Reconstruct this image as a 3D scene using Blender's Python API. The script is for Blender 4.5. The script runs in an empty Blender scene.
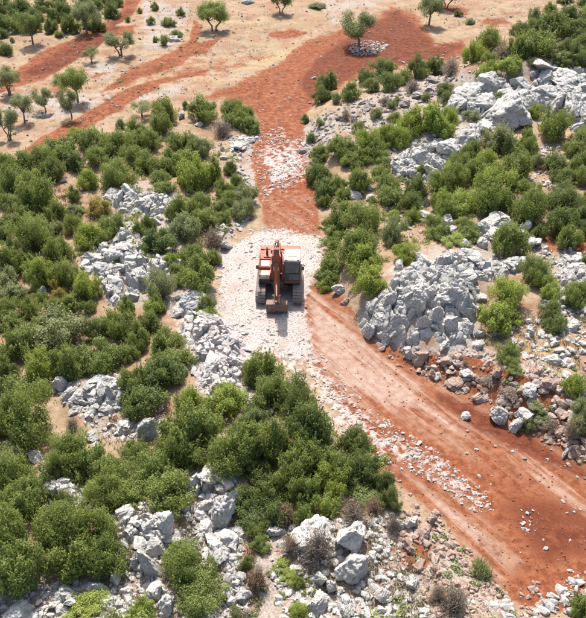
import bpy, bmesh, math, random
import numpy as np
from mathutils import Vector, Matrix

random.seed(7)
RNG = np.random.default_rng(11)
SC = bpy.context.scene
COL = SC.collection

# ------------------------------------------------------------------ camera, sky, sun, exposure
CAM_H = 30.5
PITCH = math.radians(36.0)
FPX, CX, CY = 763.0, 293.0, 309.0            # focal length and centre in photograph pixels (586 x 618)
cam_data = bpy.data.cameras.new('camera')
cam = bpy.data.objects.new('camera', cam_data)
COL.objects.link(cam)
cam.location = (0, 0, CAM_H)
cam.rotation_euler = (math.pi / 2 - PITCH, 0, 0)
cam_data.sensor_fit = 'HORIZONTAL'
cam_data.angle = 2 * math.atan(293.0 / FPX)
cam_data.clip_start = 0.5
cam_data.clip_end = 3000
SC.camera = cam

SUN_EL, SUN_AZ = math.radians(58), math.radians(-9)      # sun stands behind the machine, a touch to the left
world = bpy.data.worlds.new('World')
SC.world = world
world.use_nodes = True
wn, wl = world.node_tree.nodes, world.node_tree.links
wn.clear()
sky = wn.new('ShaderNodeTexSky')
sky.sky_type = 'NISHITA'
sky.sun_disc = False
sky.sun_elevation = SUN_EL
sky.sun_rotation = SUN_AZ
sky.air_density = 1.0
sky.dust_density = 4.0
sky.ozone_density = 1.0
bg = wn.new('ShaderNodeBackground')
bg.inputs['Strength'].default_value = 0.138
wo = wn.new('ShaderNodeOutputWorld')
wl.new(sky.outputs[0], bg.inputs[0])
wl.new(bg.outputs[0], wo.inputs[0])

sun_data = bpy.data.lights.new('sun', 'SUN')
sun_data.energy = 4.5
sun_data.angle = math.radians(0.55)
sun_data.color = (1.0, 0.95, 0.875)
sun = bpy.data.objects.new('sun', sun_data)
COL.objects.link(sun)
_sd = Vector((math.sin(SUN_AZ) * math.cos(SUN_EL), math.cos(SUN_AZ) * math.cos(SUN_EL), math.sin(SUN_EL)))
sun.rotation_euler = _sd.to_track_quat('Z', 'Y').to_euler()
sun.location = _sd * 120

SC.view_settings.view_transform = 'Standard'
SC.view_settings.look = 'None'
SC.view_settings.exposure = 0.92
SC.view_settings.gamma = 1.0
SC.view_settings.use_curve_mapping = False
SC.render.engine = 'CYCLES'
SC.cycles.max_bounces = 5
SC.cycles.diffuse_bounces = 2
SC.cycles.transmission_bounces = 3

# ------------------------------------------------------------------ pixel <-> world
CAMP = np.array([0, 0, CAM_H])
FWD = np.array([0, math.cos(PITCH), -math.sin(PITCH)])
UPV = np.array([0, math.sin(PITCH), math.cos(PITCH)])

def ray(u, v):
    d = FWD * FPX + np.array([1.0, 0, 0]) * (u - CX) + UPV * (CY - v)
    return d / np.linalg.norm(d)

def flat(u, v, z=0.0):
    d = ray(u, v)
    t = (z - CAM_H) / d[2]
    return CAMP + d * t

def project(P):
    Q = P - CAMP
    zc = Q @ FWD
    zc = np.where(zc < 1, 1, zc)
    return CX + FPX * Q[..., 0] / zc, CY - FPX * (Q @ UPV) / zc

# ------------------------------------------------------------------ noise
def _hash(ix, iy, iz, seed):
    h = (ix.astype(np.int64) * 374761393 + iy.astype(np.int64) * 668265263 + iz.astype(np.int64) * 2147483647 + seed * 974634777) & 0xffffffff
    h = ((h ^ (h >> 13)) * 1274126177) & 0xffffffff
    h = h ^ (h >> 16)
    return (h & 0xffffff) / float(0xffffff)

def noise3(P, seed=0):
    P = np.asarray(P, float)
    F = np.floor(P)
    f = P - F
    f = f * f * (3 - 2 * f)
    I = F.astype(np.int64)
    r = 0
    for dx in (0, 1):
        wx = f[..., 0] if dx else 1 - f[..., 0]
        for dy in (0, 1):
            wy = f[..., 1] if dy else 1 - f[..., 1]
            for dz in (0, 1):
                wz = f[..., 2] if dz else 1 - f[..., 2]
                r = r + wx * wy * wz * _hash(I[..., 0] + dx, I[..., 1] + dy, I[..., 2] + dz, seed)
    return r

def fbm2(X, Y, scale, oct=3, seed=0):
    r, a, tot = 0, 1.0, 0
    for k in range(oct):
        P = np.stack([X * scale, Y * scale, np.zeros_like(X) + 3.7 * k], -1)
        r = r + a * noise3(P, seed + k)
        tot += a
        a *= .5
        scale *= 2.03
    return r / tot - .5

# ------------------------------------------------------------------ the lie of the land
def poly_sd(U, V, poly):
    """signed distance in photo pixels, positive inside"""
    poly = np.array(poly, float)
    n = len(poly)
    d2 = np.full(U.shape, 1e18)
    inside = np.zeros(U.shape, bool)
    for i in range(n):
        x1, y1 = poly[i]
        x2, y2 = poly[(i + 1) % n]
        ex, ey = x2 - x1, y2 - y1
        t = np.clip(((U - x1) * ex + (V - y1) * ey) / (ex * ex + ey * ey + 1e-9), 0, 1)
        dx, dy = U - x1 - t * ex, V - y1 - t * ey
        d2 = np.minimum(d2, dx * dx + dy * dy)
        c = ((y1 > V) != (y2 > V)) & (U < (x2 - x1) * (V - y1) / (y2 - y1 + 1e-12) + x1)
        inside ^= c
    d = np.sqrt(d2)
    return np.where(inside, d, -d)

def line_dist(X, Y, pts):
    best = np.full(X.shape, 1e18)
    side = np.zeros(X.shape)
    for (x1, y1), (x2, y2) in zip(pts[:-1], pts[1:]):
        ex, ey = x2 - x1, y2 - y1
        t = np.clip(((X - x1) * ex + (Y - y1) * ey) / (ex * ex + ey * ey), 0, 1)
        dx, dy = X - x1 - t * ex, Y - y1 - t * ey
        d = dx * dx + dy * dy
        s = ex * (Y - y1) - ey * (X - x1)
        m = d < best
        best = np.where(m, d, best)
        side = np.where(m, s, side)
    return np.sqrt(best) * np.sign(side)

RIGHT_EDGE = [tuple(flat(u, v)[:2]) for u, v in
              [(900, 690), (700, 548), (586, 472), (520, 428), (480, 404), (440, 387), (400, 364), (360, 332), (335, 302), (322, 278),
               (326, 245), (320, 205), (306, 150), (303, 120), (318, 98), (345, 85)]]
LEFT_EDGE = [tuple(flat(u, v)[:2]) for u, v in
             [(560, 640), (500, 596), (470, 566), (440, 525), (402, 492), (372, 462), (330, 425), (300, 385), (262, 352), (246, 340),
              (224, 300), (216, 262), (256, 222), (250, 160), (256, 122)]]

def smooth(a, b, x):
    t = np.clip((x - a) / (b - a), 0, 1)
    return t * t * (3 - 2 * t)

# mounds: pixel, radii in metres (across, away), height
MOUNDS = [(425, 300, 3.9, 3.2, .85), (458, 308, 2.8, 2.0, .75), (470, 262, 4.5, 3.0, 0.6), (375, 318, 1.8, 1.8, .5),
          (500, 228, 3.0, 2.0, .8), (520, 108, 6.0, 4.0, 2.2), (470, 100, 4.0, 3.5, 1.6), (575, 110, 6.0, 4.0, 2.4),
          (425, 160, 4.5, 3.0, 1.4), (480, 135, 4.0, 2.5, 1.0),
          (150, 200, 4.5, 4.0, .7), (125, 262, 4.0, 4.0, .8), (195, 300, 2.0, 1.5, .5), (95, 390, 2.8, 2.0, .7),
          (150, 525, 2.2, 2.2, .5), (215, 490, 1.8, 2.2, .6), (215, 560, 1.8, 2.0, .4), (345, 545, 2.0, 1.4, .5),
          (20, 560, 3.0, 3.0, .4), (60, 480, 2.0, 2.0, .4), (210, 355, 2.2, 3.0, .35), (270, 440, 4.0, 3.0, .3),
          (515, 400, 3.0, 1.6, .5)]
_M = [(flat(u, v)[0], flat(u, v)[1], rx, ry, h) for u, v, rx, ry, h in MOUNDS]

def height(X, Y, fine=True):
    X = np.asarray(X, float)
    Y = np.asarray(Y, float)
    dr = line_dist(X, Y, RIGHT_EDGE)          # the right edge runs from near to far: the bank lies on its right
    dr = -dr
    dl = line_dist(X, Y, LEFT_EDGE)
    near = smooth(95, 70, Y)
    z = near * (1.1 * smooth(0.0, 2.6, dr) + .055 * np.clip(dr, 0, 22))
    bank_l = smooth(0, 1.6, dl)
    z = z + near * (.28 * bank_l - .012 * np.clip(dl, 0, 30))
    z = z + .035 * np.clip(Y - 95, 0, 400) + .012 * np.clip(Y - 60, 0, 40)
    for x, y, rx, ry, h in _M:
        z = z + h * np.exp(-((X - x) / rx) ** 2 - ((Y - y) / ry) ** 2)
    off = np.clip(np.maximum(smooth(-.3, 1.5, dr), smooth(-.3, 1.5, dl)), .12, 1)
    off = np.where(Y > 85, np.maximum(off, .35), off)
    z = z + off * (.9 * fbm2(X, Y, .13, 2, 5) + .5 * fbm2(X, Y, .5, 2, 9))
    if fine:
        z = z + off * (.22 * fbm2(X, Y, 1.7, 2, 21)) + .05 * fbm2(X, Y, 2.6, 2, 31)
    return z

def hits(uv):
    """pixel list -> points on the land (first crossing of each sight line)"""
    uv = np.asarray(uv, float)
    D = FWD * FPX + np.array([1.0, 0, 0]) * (uv[:, :1] - CX) + UPV * (CY - uv[:, 1:2])
    D /= np.linalg.norm(D, axis=1, keepdims=True)
    t0 = (CAM_H - 6.5) / -np.minimum(D[:, 2], -.02)
    t1 = (CAM_H + 2.5) / -np.minimum(D[:, 2], -.02)
    lo = t0.copy()
    hi = t1.copy()
    found = np.zeros(len(uv), bool)
    N = 48
    prev = t0.copy()
    for k in range(1, N + 1):
        t = t0 + (t1 - t0) * k / N
        P = CAMP + D * t[:, None]
        b = (P[:, 2] < height(P[:, 0], P[:, 1])) & ~found
        lo = np.where(b, prev, lo)
        hi = np.where(b, t, hi)
        found |= b
        prev = t
    for _ in range(12):
        m = (lo + hi) / 2
        P = CAMP + D * m[:, None]
        b = P[:, 2] < height(P[:, 0], P[:, 1])
        hi = np.where(b, m, hi)
        lo = np.where(b, lo, m)
    return CAMP + D * hi[:, None]

def mpp(P):
    """metres per photo pixel at P, and the sine / cosine of the look-down angle"""
    Q = np.asarray(P) - CAMP
    d = np.linalg.norm(Q)
    return (Q @ FWD) / FPX, -Q[2] / d, math.hypot(Q[0], Q[1]) / d

# ------------------------------------------------------------------ node material helpers
def new_mat(name):
    m = bpy.data.materials.new(name)
    m.use_nodes = True
    nt = m.node_tree
    nt.nodes.clear()
    out = nt.nodes.new('ShaderNodeOutputMaterial')
    return m, nt, out

class N:
    def __init__(s, nt):
        s.nt = nt
    def node(s, t, **kw):
        n = s.nt.nodes.new('ShaderNode' + t)
        for k, v in kw.items():
            if k in n.inputs:
                s.set(n.inputs[k], v)
            else:
                setattr(n, k, v)
        return n
    def set(s, inp, v):
        if isinstance(v, bpy.types.NodeSocket):
            s.nt.links.new(v, inp)
        else:
            inp.default_value = v
    def noise(s, vec, scale, detail=3, rough=.55, dist=0.0):
        n = s.node('TexNoise')
        s.set(n.inputs['Vector'], vec)
        n.inputs['Scale'].default_value = scale
        n.inputs['Detail'].default_value = detail
        n.inputs['Roughness'].default_value = rough
        n.inputs['Distortion'].default_value = dist
        return n.outputs['Fac']
    def voro(s, vec, scale, feature='F1', rnd=1.0):
        n = s.node('TexVoronoi')
        n.feature = feature
        s.set(n.inputs['Vector'], vec)
        n.inputs['Scale'].default_value = scale
        n.inputs['Randomness'].default_value = rnd
        return n
    def ramp(s, fac, stops, mode='LINEAR'):
        n = s.node('ValToRGB')
        n.color_ramp.interpolation = mode
        el = n.color_ramp.elements
        while len(el) < len(stops):
            el.new(.5)
        for e, (p, c) in zip(el, stops):
            e.position = p
            e.color = c if len(c) == 4 else (*c, 1)
        s.set(n.inputs[0], fac)
        return n.outputs[0]
    def mix(s, fac, a, b, mode='MIX'):
        n = s.node('Mix')
        n.data_type = 'RGBA'
        n.blend_type = mode
        s.set(n.inputs[0], fac)
        for i, v in ((6, a), (7, b)):
            s.set(n.inputs[i], v if isinstance(v, bpy.types.NodeSocket) else (*v, 1) if len(v) == 3 else v)
        return n.outputs[2]
    def math(s, op, a, b=0.0, c=0.0):
        n = s.node('Math')
        n.operation = op
        s.set(n.inputs[0], a)
        s.set(n.inputs[1], b)
        s.set(n.inputs[2], c)
        return n.outputs[0]
    def maprange(s, v, a, b, c=0.0, d=1.0):
        n = s.node('MapRange')
        n.interpolation_type = 'SMOOTHSTEP'
        s.set(n.inputs[0], v)
        for i, x in enumerate((a, b, c, d)):
            n.inputs[i + 1].default_value = x
        return n.outputs[0]
    def bump(s, h, strength, dist):
        n = s.node('Bump')
        n.inputs['Strength'].default_value = strength
        n.inputs['Distance'].default_value = dist
        s.set(n.inputs['Height'], h)
        return n.outputs[0]
    def bsdf(s, color, rough=.8, normal=None, spec=.3, metallic=0.0):
        n = s.node('BsdfPrincipled')
        s.set(n.inputs['Base Color'], color if isinstance(color, bpy.types.NodeSocket) else (*color, 1))
        s.set(n.inputs['Roughness'], rough)
        n.inputs['Specular IOR Level'].default_value = spec
        n.inputs['Metallic'].default_value = metallic
        if normal is not None:
            s.set(n.inputs['Normal'], normal)
        return n.outputs[0]

def link_obj(name, mesh, parent=None, mats=()):
    o = bpy.data.objects.new(name, mesh)
    COL.objects.link(o)
    if parent is not None:
        o.parent = parent
    for m in mats:
        mesh.materials.append(m)
    return o

def np_mesh(name, V, F, smooth=False):
    """V (n,3), F (m,k) with a constant k"""
    me = bpy.data.meshes.new(name)
    V = np.ascontiguousarray(V, np.float32)
    F = np.ascontiguousarray(F, np.int32)
    k = F.shape[1]
    me.vertices.add(len(V))
    me.vertices.foreach_set('co', V.ravel())
    me.loops.add(F.size)
    me.loops.foreach_set('vertex_index', F.ravel())
    me.polygons.add(len(F))
    me.polygons.foreach_set('loop_start', np.arange(len(F), dtype=np.int32) * k)
    me.polygons.foreach_set('loop_total', np.full(len(F), k, np.int32))
    me.polygons.foreach_set('use_smooth', np.full(len(F), smooth, bool))
    me.update(calc_edges=True)
    return me

def tag(o, label=None, cat=None, group=None, kind=None):
    if label: o['label'] = label
    if cat: o['category'] = cat
    if group: o['group'] = group
    if kind: o['kind'] = kind
    return o

def empty(name, loc, rz=0.0):
    o = bpy.data.objects.new(name, None)
    o.empty_display_size = .2
    o.location = loc
    o.rotation_euler = (0, 0, rz)
    COL.objects.link(o)
    return o

# ------------------------------------------------------------------ ground cover, read off the photograph as outlines on the land
RED = [
    [(203, 97), (230, 86), (262, 72), (285, 58), (300, 44), (335, 32), (370, 22), (392, 6), (412, 12), (426, 28), (436, 44), (462, 40), (470, 54),
     (440, 63), (400, 67), (365, 74), (340, 88), (318, 100), (306, 114), (304, 140), (308, 165), (319, 205), (321, 234), (300, 236), (266, 230),
     (259, 200), (251, 160), (255, 140), (259, 122), (250, 108), (225, 100)],
    [(300, 285), (316, 283), (332, 300), (362, 331), (402, 364), (442, 386), (482, 402), (522, 426), (590, 470), (760, 585), (700, 660), (600, 612),
     (548, 612), (510, 600), (472, 560), (442, 520), (402, 490), (376, 465), (352, 436), (335, 405), (314, 372), (302, 340)],
    [(14, 72), (40, 52), (80, 36), (100, 25), (118, 17), (126, -4), (142, -4), (133, 14), (117, 26), (132, 26), (136, 33), (106, 40), (96, 50),
     (75, 62), (45, 79), (20, 87), (-30, 102), (-40, 92), (0, 82)],
    [(18, 154), (40, 138), (70, 122), (100, 104), (130, 87), (147, 81), (185, 73), (214, 68), (202, 75), (165, 83), (142, 96), (120, 110),
     (90, 127), (62, 141), (45, 152)],
    [(100, 93), (125, 72), (147, 62), (175, 50), (189, 40), (194, 20), (203, 26), (196, 44), (224, 36), (206, 53), (190, 57), (180, 66),
     (147, 76), (120, 87)],
    [(268, 33), (294, 29), (310, 32), (296, 38), (270, 38)],
    [(440, 4), (470, 10), (475, 14), (450, 13), (438, 8)], [(480, 20), (505, 18), (512, 24), (490, 27)],
    [(372, 338), (400, 352), (440, 354), (480, 358), (530, 376), (590, 410), (590, 474), (522, 430), (480, 406), (440, 390), (400, 368)],
    [(322, 288), (345, 300), (357, 310), (358, 330), (338, 308), (320, 295)],
    [(545, 238), (555, 236), (556, 250), (545, 252)], [(576, 238), (590, 232), (600, 262), (580, 260), (574, 250)],
    [(385, 213), (402, 210), (402, 218), (386, 219)],
    [(405, 540), (425, 535), (432, 560), (425, 575), (405, 565), (398, 550)],
]
RED_FAINT = [[(150, 60), (200, 50), (300, 45), (290, 62), (240, 78), (160, 92), (60, 140), (30, 145), (90, 105)],
             [(440, 35), (470, 25), (530, 20), (540, 8), (500, 5), (450, 15), (420, 28)],
             [(20, 90), (80, 70), (130, 50), (145, 60), (100, 85), (40, 110)]]
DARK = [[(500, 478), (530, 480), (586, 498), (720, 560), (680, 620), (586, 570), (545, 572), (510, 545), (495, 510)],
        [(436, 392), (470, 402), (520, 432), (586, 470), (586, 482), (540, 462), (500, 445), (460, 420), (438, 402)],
        [(22, 74), (60, 50), (100, 32), (128, 8), (134, 12), (108, 40), (80, 58), (45, 76)],
        [(300, 82), (318, 58), (350, 36), (398, 10), (416, 26), (432, 44), (466, 44), (440, 60), (400, 66), (360, 72), (330, 90), (310, 100)],
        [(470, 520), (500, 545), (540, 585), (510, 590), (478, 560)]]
WHITE = [
    [(214, 252), (234, 245), (262, 229), (300, 234), (323, 240), (322, 262), (312, 280), (304, 300), (306, 325), (312, 350), (296, 362), (282, 352), (262, 352),
     (250, 402), (202, 396), (194, 370), (178, 326), (204, 314), (222, 300), (219, 270)],
]
HALF_WHITE = [
    [(165, 320), (178, 290), (214, 284), (224, 300), (206, 322), (186, 336)],
    [(296, 340), (314, 345), (326, 366), (356, 398), (386, 428), (424, 442), (456, 472), (488, 504), (474, 512), (428, 476), (392, 462), (366, 448), (340, 440),
     (320, 418), (298, 378)],
    [(252, 152), (270, 140), (300, 136), (313, 148), (316, 172), (290, 190), (266, 199), (258, 182)],
    [(258, 348), (302, 340), (316, 372), (318, 412), (300, 402), (276, 378)],
    [(250, 130), (285, 128), (285, 140), (255, 145), (235, 150), (228, 140)], [(300, 232), (326, 236), (326, 262), (312, 282), (300, 286)],
]
ROCKY = [
    [(300, 156), (303, 125), (340, 104), (375, 94), (415, 78), (442, 68), (475, 72), (530, 60), (600, 62), (600, 150), (560, 120), (500, 128),
     (455, 165), (395, 176), (385, 150), (350, 158)],
    [(355, 330), (362, 298), (400, 255), (440, 246), (540, 250), (545, 262), (480, 292), (480, 348), (540, 360), (600, 420), (600, 480), (522, 428),
     (442, 388), (400, 366), (372, 342)],
    [(470, 235), (490, 215), (545, 240), (545, 250), (480, 250)], [(548, 252), (600, 250), (600, 310), (545, 310)],
    [(100, 195), (140, 178), (180, 190), (180, 225), (185, 265), (215, 290), (215, 315), (170, 312), (120, 302), (78, 265), (110, 238)],
    [(50, 380), (100, 370), (165, 400), (165, 445), (110, 440), (75, 420)],
    [(35, 468), (60, 466), (100, 505), (190, 500), (188, 462), (240, 470), (250, 530), (290, 520), (340, 515), (400, 510), (440, 525), (470, 566),
     (505, 600), (520, 630), (100, 640), (100, 575), (120, 520), (60, 505)],
    [(600, 60), (800, 60), (800, 560), (600, 475), (590, 300), (560, 250), (590, 200)], [(-250, 250), (-5, 300), (-5, 420), (-250, 460)],
    [(-200, 618), (500, 618), (560, 800), (-200, 800)],
    [(-20, 592), (130, 575), (130, 640), (-20, 640)],
    [(350, 40), (388, 42), (388, 55), (352, 55)], [(143, 0), (190, 5), (180, 48), (143, 50)], [(85, 60), (118, 62), (110, 80), (85, 76)],
    [(228, 150), (262, 135), (258, 205), (246, 228), (212, 255), (206, 232), (240, 200)],
    [(135, 92), (180, 84), (180, 92), (140, 102)], [(330, 14), (350, 12), (346, 26), (330, 26)], [(320, 0), (385, 0), (370, 8), (325, 12)],
    [(560, 8), (600, 0), (600, 10), (560, 14)], [(20, 95), (60, 92), (120, 95), (70, 118), (30, 120), (0, 110)],
]
TRODDEN = [([(302, 284), (316, 284), (340, 306), (400, 364), (430, 384), (420, 420), (380, 415), (340, 395), (310, 360), (300, 320)], 1.0, 18),
           ([(400, 364), (440, 388), (520, 430), (590, 478), (590, 520), (520, 480), (470, 450), (400, 420)], .8, 22),
           ([(380, 440), (440, 470), (520, 560), (500, 590), (440, 520), (380, 470)], .7, 16),
           ([(262, 190), (318, 190), (320, 236), (262, 236)], .35, 10)]
STRAW = [[(238, 66), (270, 50), (310, 45), (300, 58), (270, 66), (240, 72)], 
         [(420, 8), (440, 8), (438, 20), (424, 20)]]

def mask(U, V, polys, soft, amt=1.0):
    m = np.zeros(U.shape)
    for p in polys:
        a = np.array(p)
        k = (U > a[:, 0].min() - 40) & (U < a[:, 0].max() + 40) & (V > a[:, 1].min() - 40) & (V < a[:, 1].max() + 40)
        if not k.any():
            continue
        s = poly_sd(U[k], V[k], p)
        m[k] = np.maximum(m[k], amt * np.clip(.5 + s / (2 * soft), 0, 1))
    return m

# ------------------------------------------------------------------ materials of the land and the stones
def ground_material():
    m, nt, out = new_mat('ground_soil')
    n = N(nt)
    pos = n.node('NewGeometry').outputs['Position']
    at = n.node('Attribute')
    at.attribute_name = 'cover'
    sep = n.node('SeparateColor')
    nt.links.new(at.outputs['Color'], sep.inputs[0])
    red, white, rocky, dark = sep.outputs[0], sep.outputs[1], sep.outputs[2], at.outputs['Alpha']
    at2 = n.node('Attribute')
    at2.attribute_name = 'straw'
    straw = at2.outputs['Fac']
    n1 = n.noise(pos, .55, 5, .6)
    n2 = n.noise(pos, 2.2, 6, .65)
    n3 = n.noise(pos, 9.0, 4, .6)
    # streaks drawn out along the lower track by wheels and tracks
    mp = n.node('Mapping')
    mp.vector_type = 'TEXTURE'
    nt.links.new(pos, mp.inputs['Vector'])
    p, q = flat(310, 320), flat(560, 520)
    mp.inputs['Rotation'].default_value = (0, 0, math.atan2(q[1] - p[1], q[0] - p[0]))
    mp.inputs['Scale'].default_value = (7.0, .8, 1)
    streak = n.noise(mp.outputs[0], 1.0, 5, .62, .8)
    mp2 = n.node('Mapping')
    mp2.vector_type = 'TEXTURE'
    nt.links.new(pos, mp2.inputs['Vector'])
    mp2.inputs['Rotation'].default_value = mp.inputs['Rotation'].default_value
    mp2.inputs['Scale'].default_value = (3.2, .16, 1)
    tread = n.noise(mp2.outputs[0], 1.0, 4, .7, .5)
    n4 = n.noise(pos, 26.0, 3, .6)
    at3 = n.node('Attribute')
    at3.attribute_name = 'trodden'
    trod = at3.outputs['Fac']
    def edge(mk, amp=.75, lo=.38, hi=.62):
        s = n.math('ADD', n.math('MULTIPLY', n.math('SUBTRACT', n1, .5), amp), n.math('MULTIPLY', n.math('SUBTRACT', n2, .5), amp))
        s = n.math('ADD', s, mk)
        return n.maprange(s, lo, hi)
    tan = n.ramp(n2, [(.30, (.145, .094, .058)), (.44, (.222, .155, .102)), (.58, (.275, .205, .143)), (.75, (.32, .258, .195))])
    tan = n.mix(n.maprange(n1, .42, .66), tan, (.218, .125, .076))
    tan = n.mix(n.math('MULTIPLY', n.maprange(straw, .3, .8), n.maprange(n3, .3, .7)), tan, (.29, .245, .125))
    tan = n.mix(n.math('MULTIPLY', n.maprange(n.noise(pos, .23, 5, .65), .46, .60), n.maprange(n3, .35, .65, .1, .6)), tan, (.255, .205, .115))
    redc = n.ramp(n2, [(.32, (.092, .026, .012)), (.5, (.168, .054, .0235)), (.68, (.235, .098, .050))])
    lane = n.mix(n.maprange(n2, .3, .7), (.205, .104, .060), (.258, .160, .112))
    redc = n.mix(n.math('MULTIPLY', n.maprange(streak, .36, .66), n.maprange(trod, .1, .5)), redc, lane)
    redc = n.mix(n.maprange(n.math('ADD', trod, n.math('MULTIPLY', n.math('SUBTRACT', streak, .5), 1.6)), .55, 1.05), redc, n.mix(n.maprange(n2, .3, .7), (.245, .150, .108), (.31, .235, .192)))
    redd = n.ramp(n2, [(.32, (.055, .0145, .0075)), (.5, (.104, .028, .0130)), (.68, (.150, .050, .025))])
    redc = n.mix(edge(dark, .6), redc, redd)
    # fine treads and clods: darker turned earth in the ruts
    fine = n.math('MULTIPLY', n.maprange(tread, .52, .68), n.maprange(trod, .02, .4, .15, .55))
    redc = n.mix(fine, redc, n.mix(.5, redc, (.085, .03, .016)))
    redc = n.mix(n.math('MULTIPLY', n.maprange(n4, .52, .70), .16), redc, (.25, .125, .075))
    rk = n.ramp(n3, [(.28, (.15, .12, .097)), (.5, (.255, .218, .185)), (.72, (.34, .315, .288))])
    rk = n.mix(n.maprange(n1, .45, .7), rk, (.225, .128, .080))
    wh = n.ramp(n3, [(.27, (.225, .178, .152)), (.45, (.325, .284, .262)), (.68, (.395, .365, .348))])
    wh = n.mix(n.math('MULTIPLY', n.maprange(n4, .5, .66), .45), wh, (.25, .20, .178))
    wh = n.mix(n.math('MULTIPLY', n.maprange(n1, .50, .72), .6), wh, (.295, .185, .138))
    c = n.mix(edge(rocky), tan, rk)
    c = n.mix(edge(red, 1.05), c, redc)
    # dust between the crushed rubble and bare red earth: half trodden in
    both = n.math('MULTIPLY', edge(white, .9), n.maprange(n2, .2, .5, .55, 1.0))
    c = n.mix(both, c, wh)
    # pebbles in the soil
    vo = n.voro(pos, 7.0)
    peb = n.math('MULTIPLY', n.maprange(vo.outputs['Distance'], .26, .16), n.maprange(n.noise(pos, .9, 2), .48, .62))
    c = n.mix(n.math('MULTIPLY', peb, n.maprange(red, .2, .6, .7, .12)), c, (.34, .30, .27))
    gr = n.math('ADD', n.math('MULTIPLY', n2, .6), n.math('MULTIPLY', n3, .4))
    gr = n.math('ADD', gr, n.math('MULTIPLY', peb, .25))
    gr = n.math('ADD', gr, n.math('MULTIPLY', n4, .22))
    gr = n.math('ADD', gr, n.math('MULTIPLY', n.math('MULTIPLY', tread, trod), .35))
    nt.links.new(n.bsdf(c, .93, n.bump(gr, .8, .10), .15), out.inputs[0])
    return m

def stone_material(name, lo, mid, hi, stain, stain_amt=.25, dark_amt=.5):
    m, nt, out = new_mat(name)
    n = N(nt)
    tc = n.node('TexCoord').outputs['Object']
    pos = n.node('NewGeometry').outputs['Position']
    inf = n.node('ObjectInfo').outputs['Random']
    n1 = n.noise(pos, 1.7, 6, .68)
    n2 = n.noise(pos, 7.5, 6, .7)
    n3 = n.noise(pos, .6, 3, .5)
    c = n.ramp(n2, [(.28, lo), (.47, mid), (.66, hi)])
    pit = n.voro(pos, 5.5, 'DISTANCE_TO_EDGE').outputs['Distance']
    pit2 = n.noise(pos, 3.4, 5, .75, .8)
    c = n.mix(n.math('MULTIPLY', n.maprange(pit2, .44, .30), dark_amt), c, tuple(x * .30 for x in mid))
    c = n.mix(n.math('MULTIPLY', n.maprange(n1, .52, .72), stain_amt), c, stain)
    c = n.mix(n.math('MULTIPLY', n.maprange(n3, .45, .65), .30), c, tuple(x * .74 for x in mid))
    c = n.mix(n.math('MULTIPLY', n.math('SUBTRACT', inf, .4), .45), c, tuple(x * .6 for x in mid))
    speck = n.noise(pos, 19, 4, .75)
    c = n.mix(n.math('MULTIPLY', n.maprange(speck, .50, .36), dark_amt * .62), c, tuple(x * .38 for x in mid))
    c = n.mix(n.math('MULTIPLY', n.maprange(n.noise(pos, 2.6, 4, .7, 1.2), .54, .64), dark_amt * .60), c, tuple(x * .5 for x in mid))
    h = n.math('ADD', n.math('ADD', n.math('MULTIPLY', speck, .18), n.math('MULTIPLY', n2, .6)), n.math('MULTIPLY', n.maprange(pit, 0, .10), .12))
    h = n.math('ADD', h, n.math('MULTIPLY', pit2, .7))
    nt.links.new(n.bsdf(c, .9, n.bump(h, .8, .06), .2), out.inputs[0])
    return m

M = {}
M['ground'] = ground_material()
M['limestone'] = stone_material('grey_limestone', (.25, .238, .216), (.40, .386, .358), (.50, .486, .458), (.29, .23, .175), .22, .62)
M['pale'] = stone_material('pale_limestone', (.27, .252, .228), (.40, .380, .352), (.49, .472, .448), (.30, .215, .162), .28, .42)
M['rubble'] = stone_material('white_rubble_stone', (.29, .255, .236), (.39, .358, .338), (.45, .428, .414), (.31, .195, .15), .45, .22)
M['rust'] = stone_material('earth_stained_stone', (.195, .125, .09), (.295, .21, .165), (.385, .315, .275), (.225, .082, .040), .85, .42)
M['pink'] = stone_material('pink_dusted_rubble', (.27, .205, .175), (.36, .298, .268), (.43, .385, .36), (.27, .145, .098), .65, .22)
M['clod'] = stone_material('red_earth_clod', (.105, .032, .015), (.175, .062, .028), (.24, .105, .056), (.27, .15, .095), .5, .3)
M['dusty'] = stone_material('dusty_limestone', (.185, .160, .140), (.265, .235, .212), (.345, .318, .298), (.24, .158, .115), .45, .55)

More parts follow.
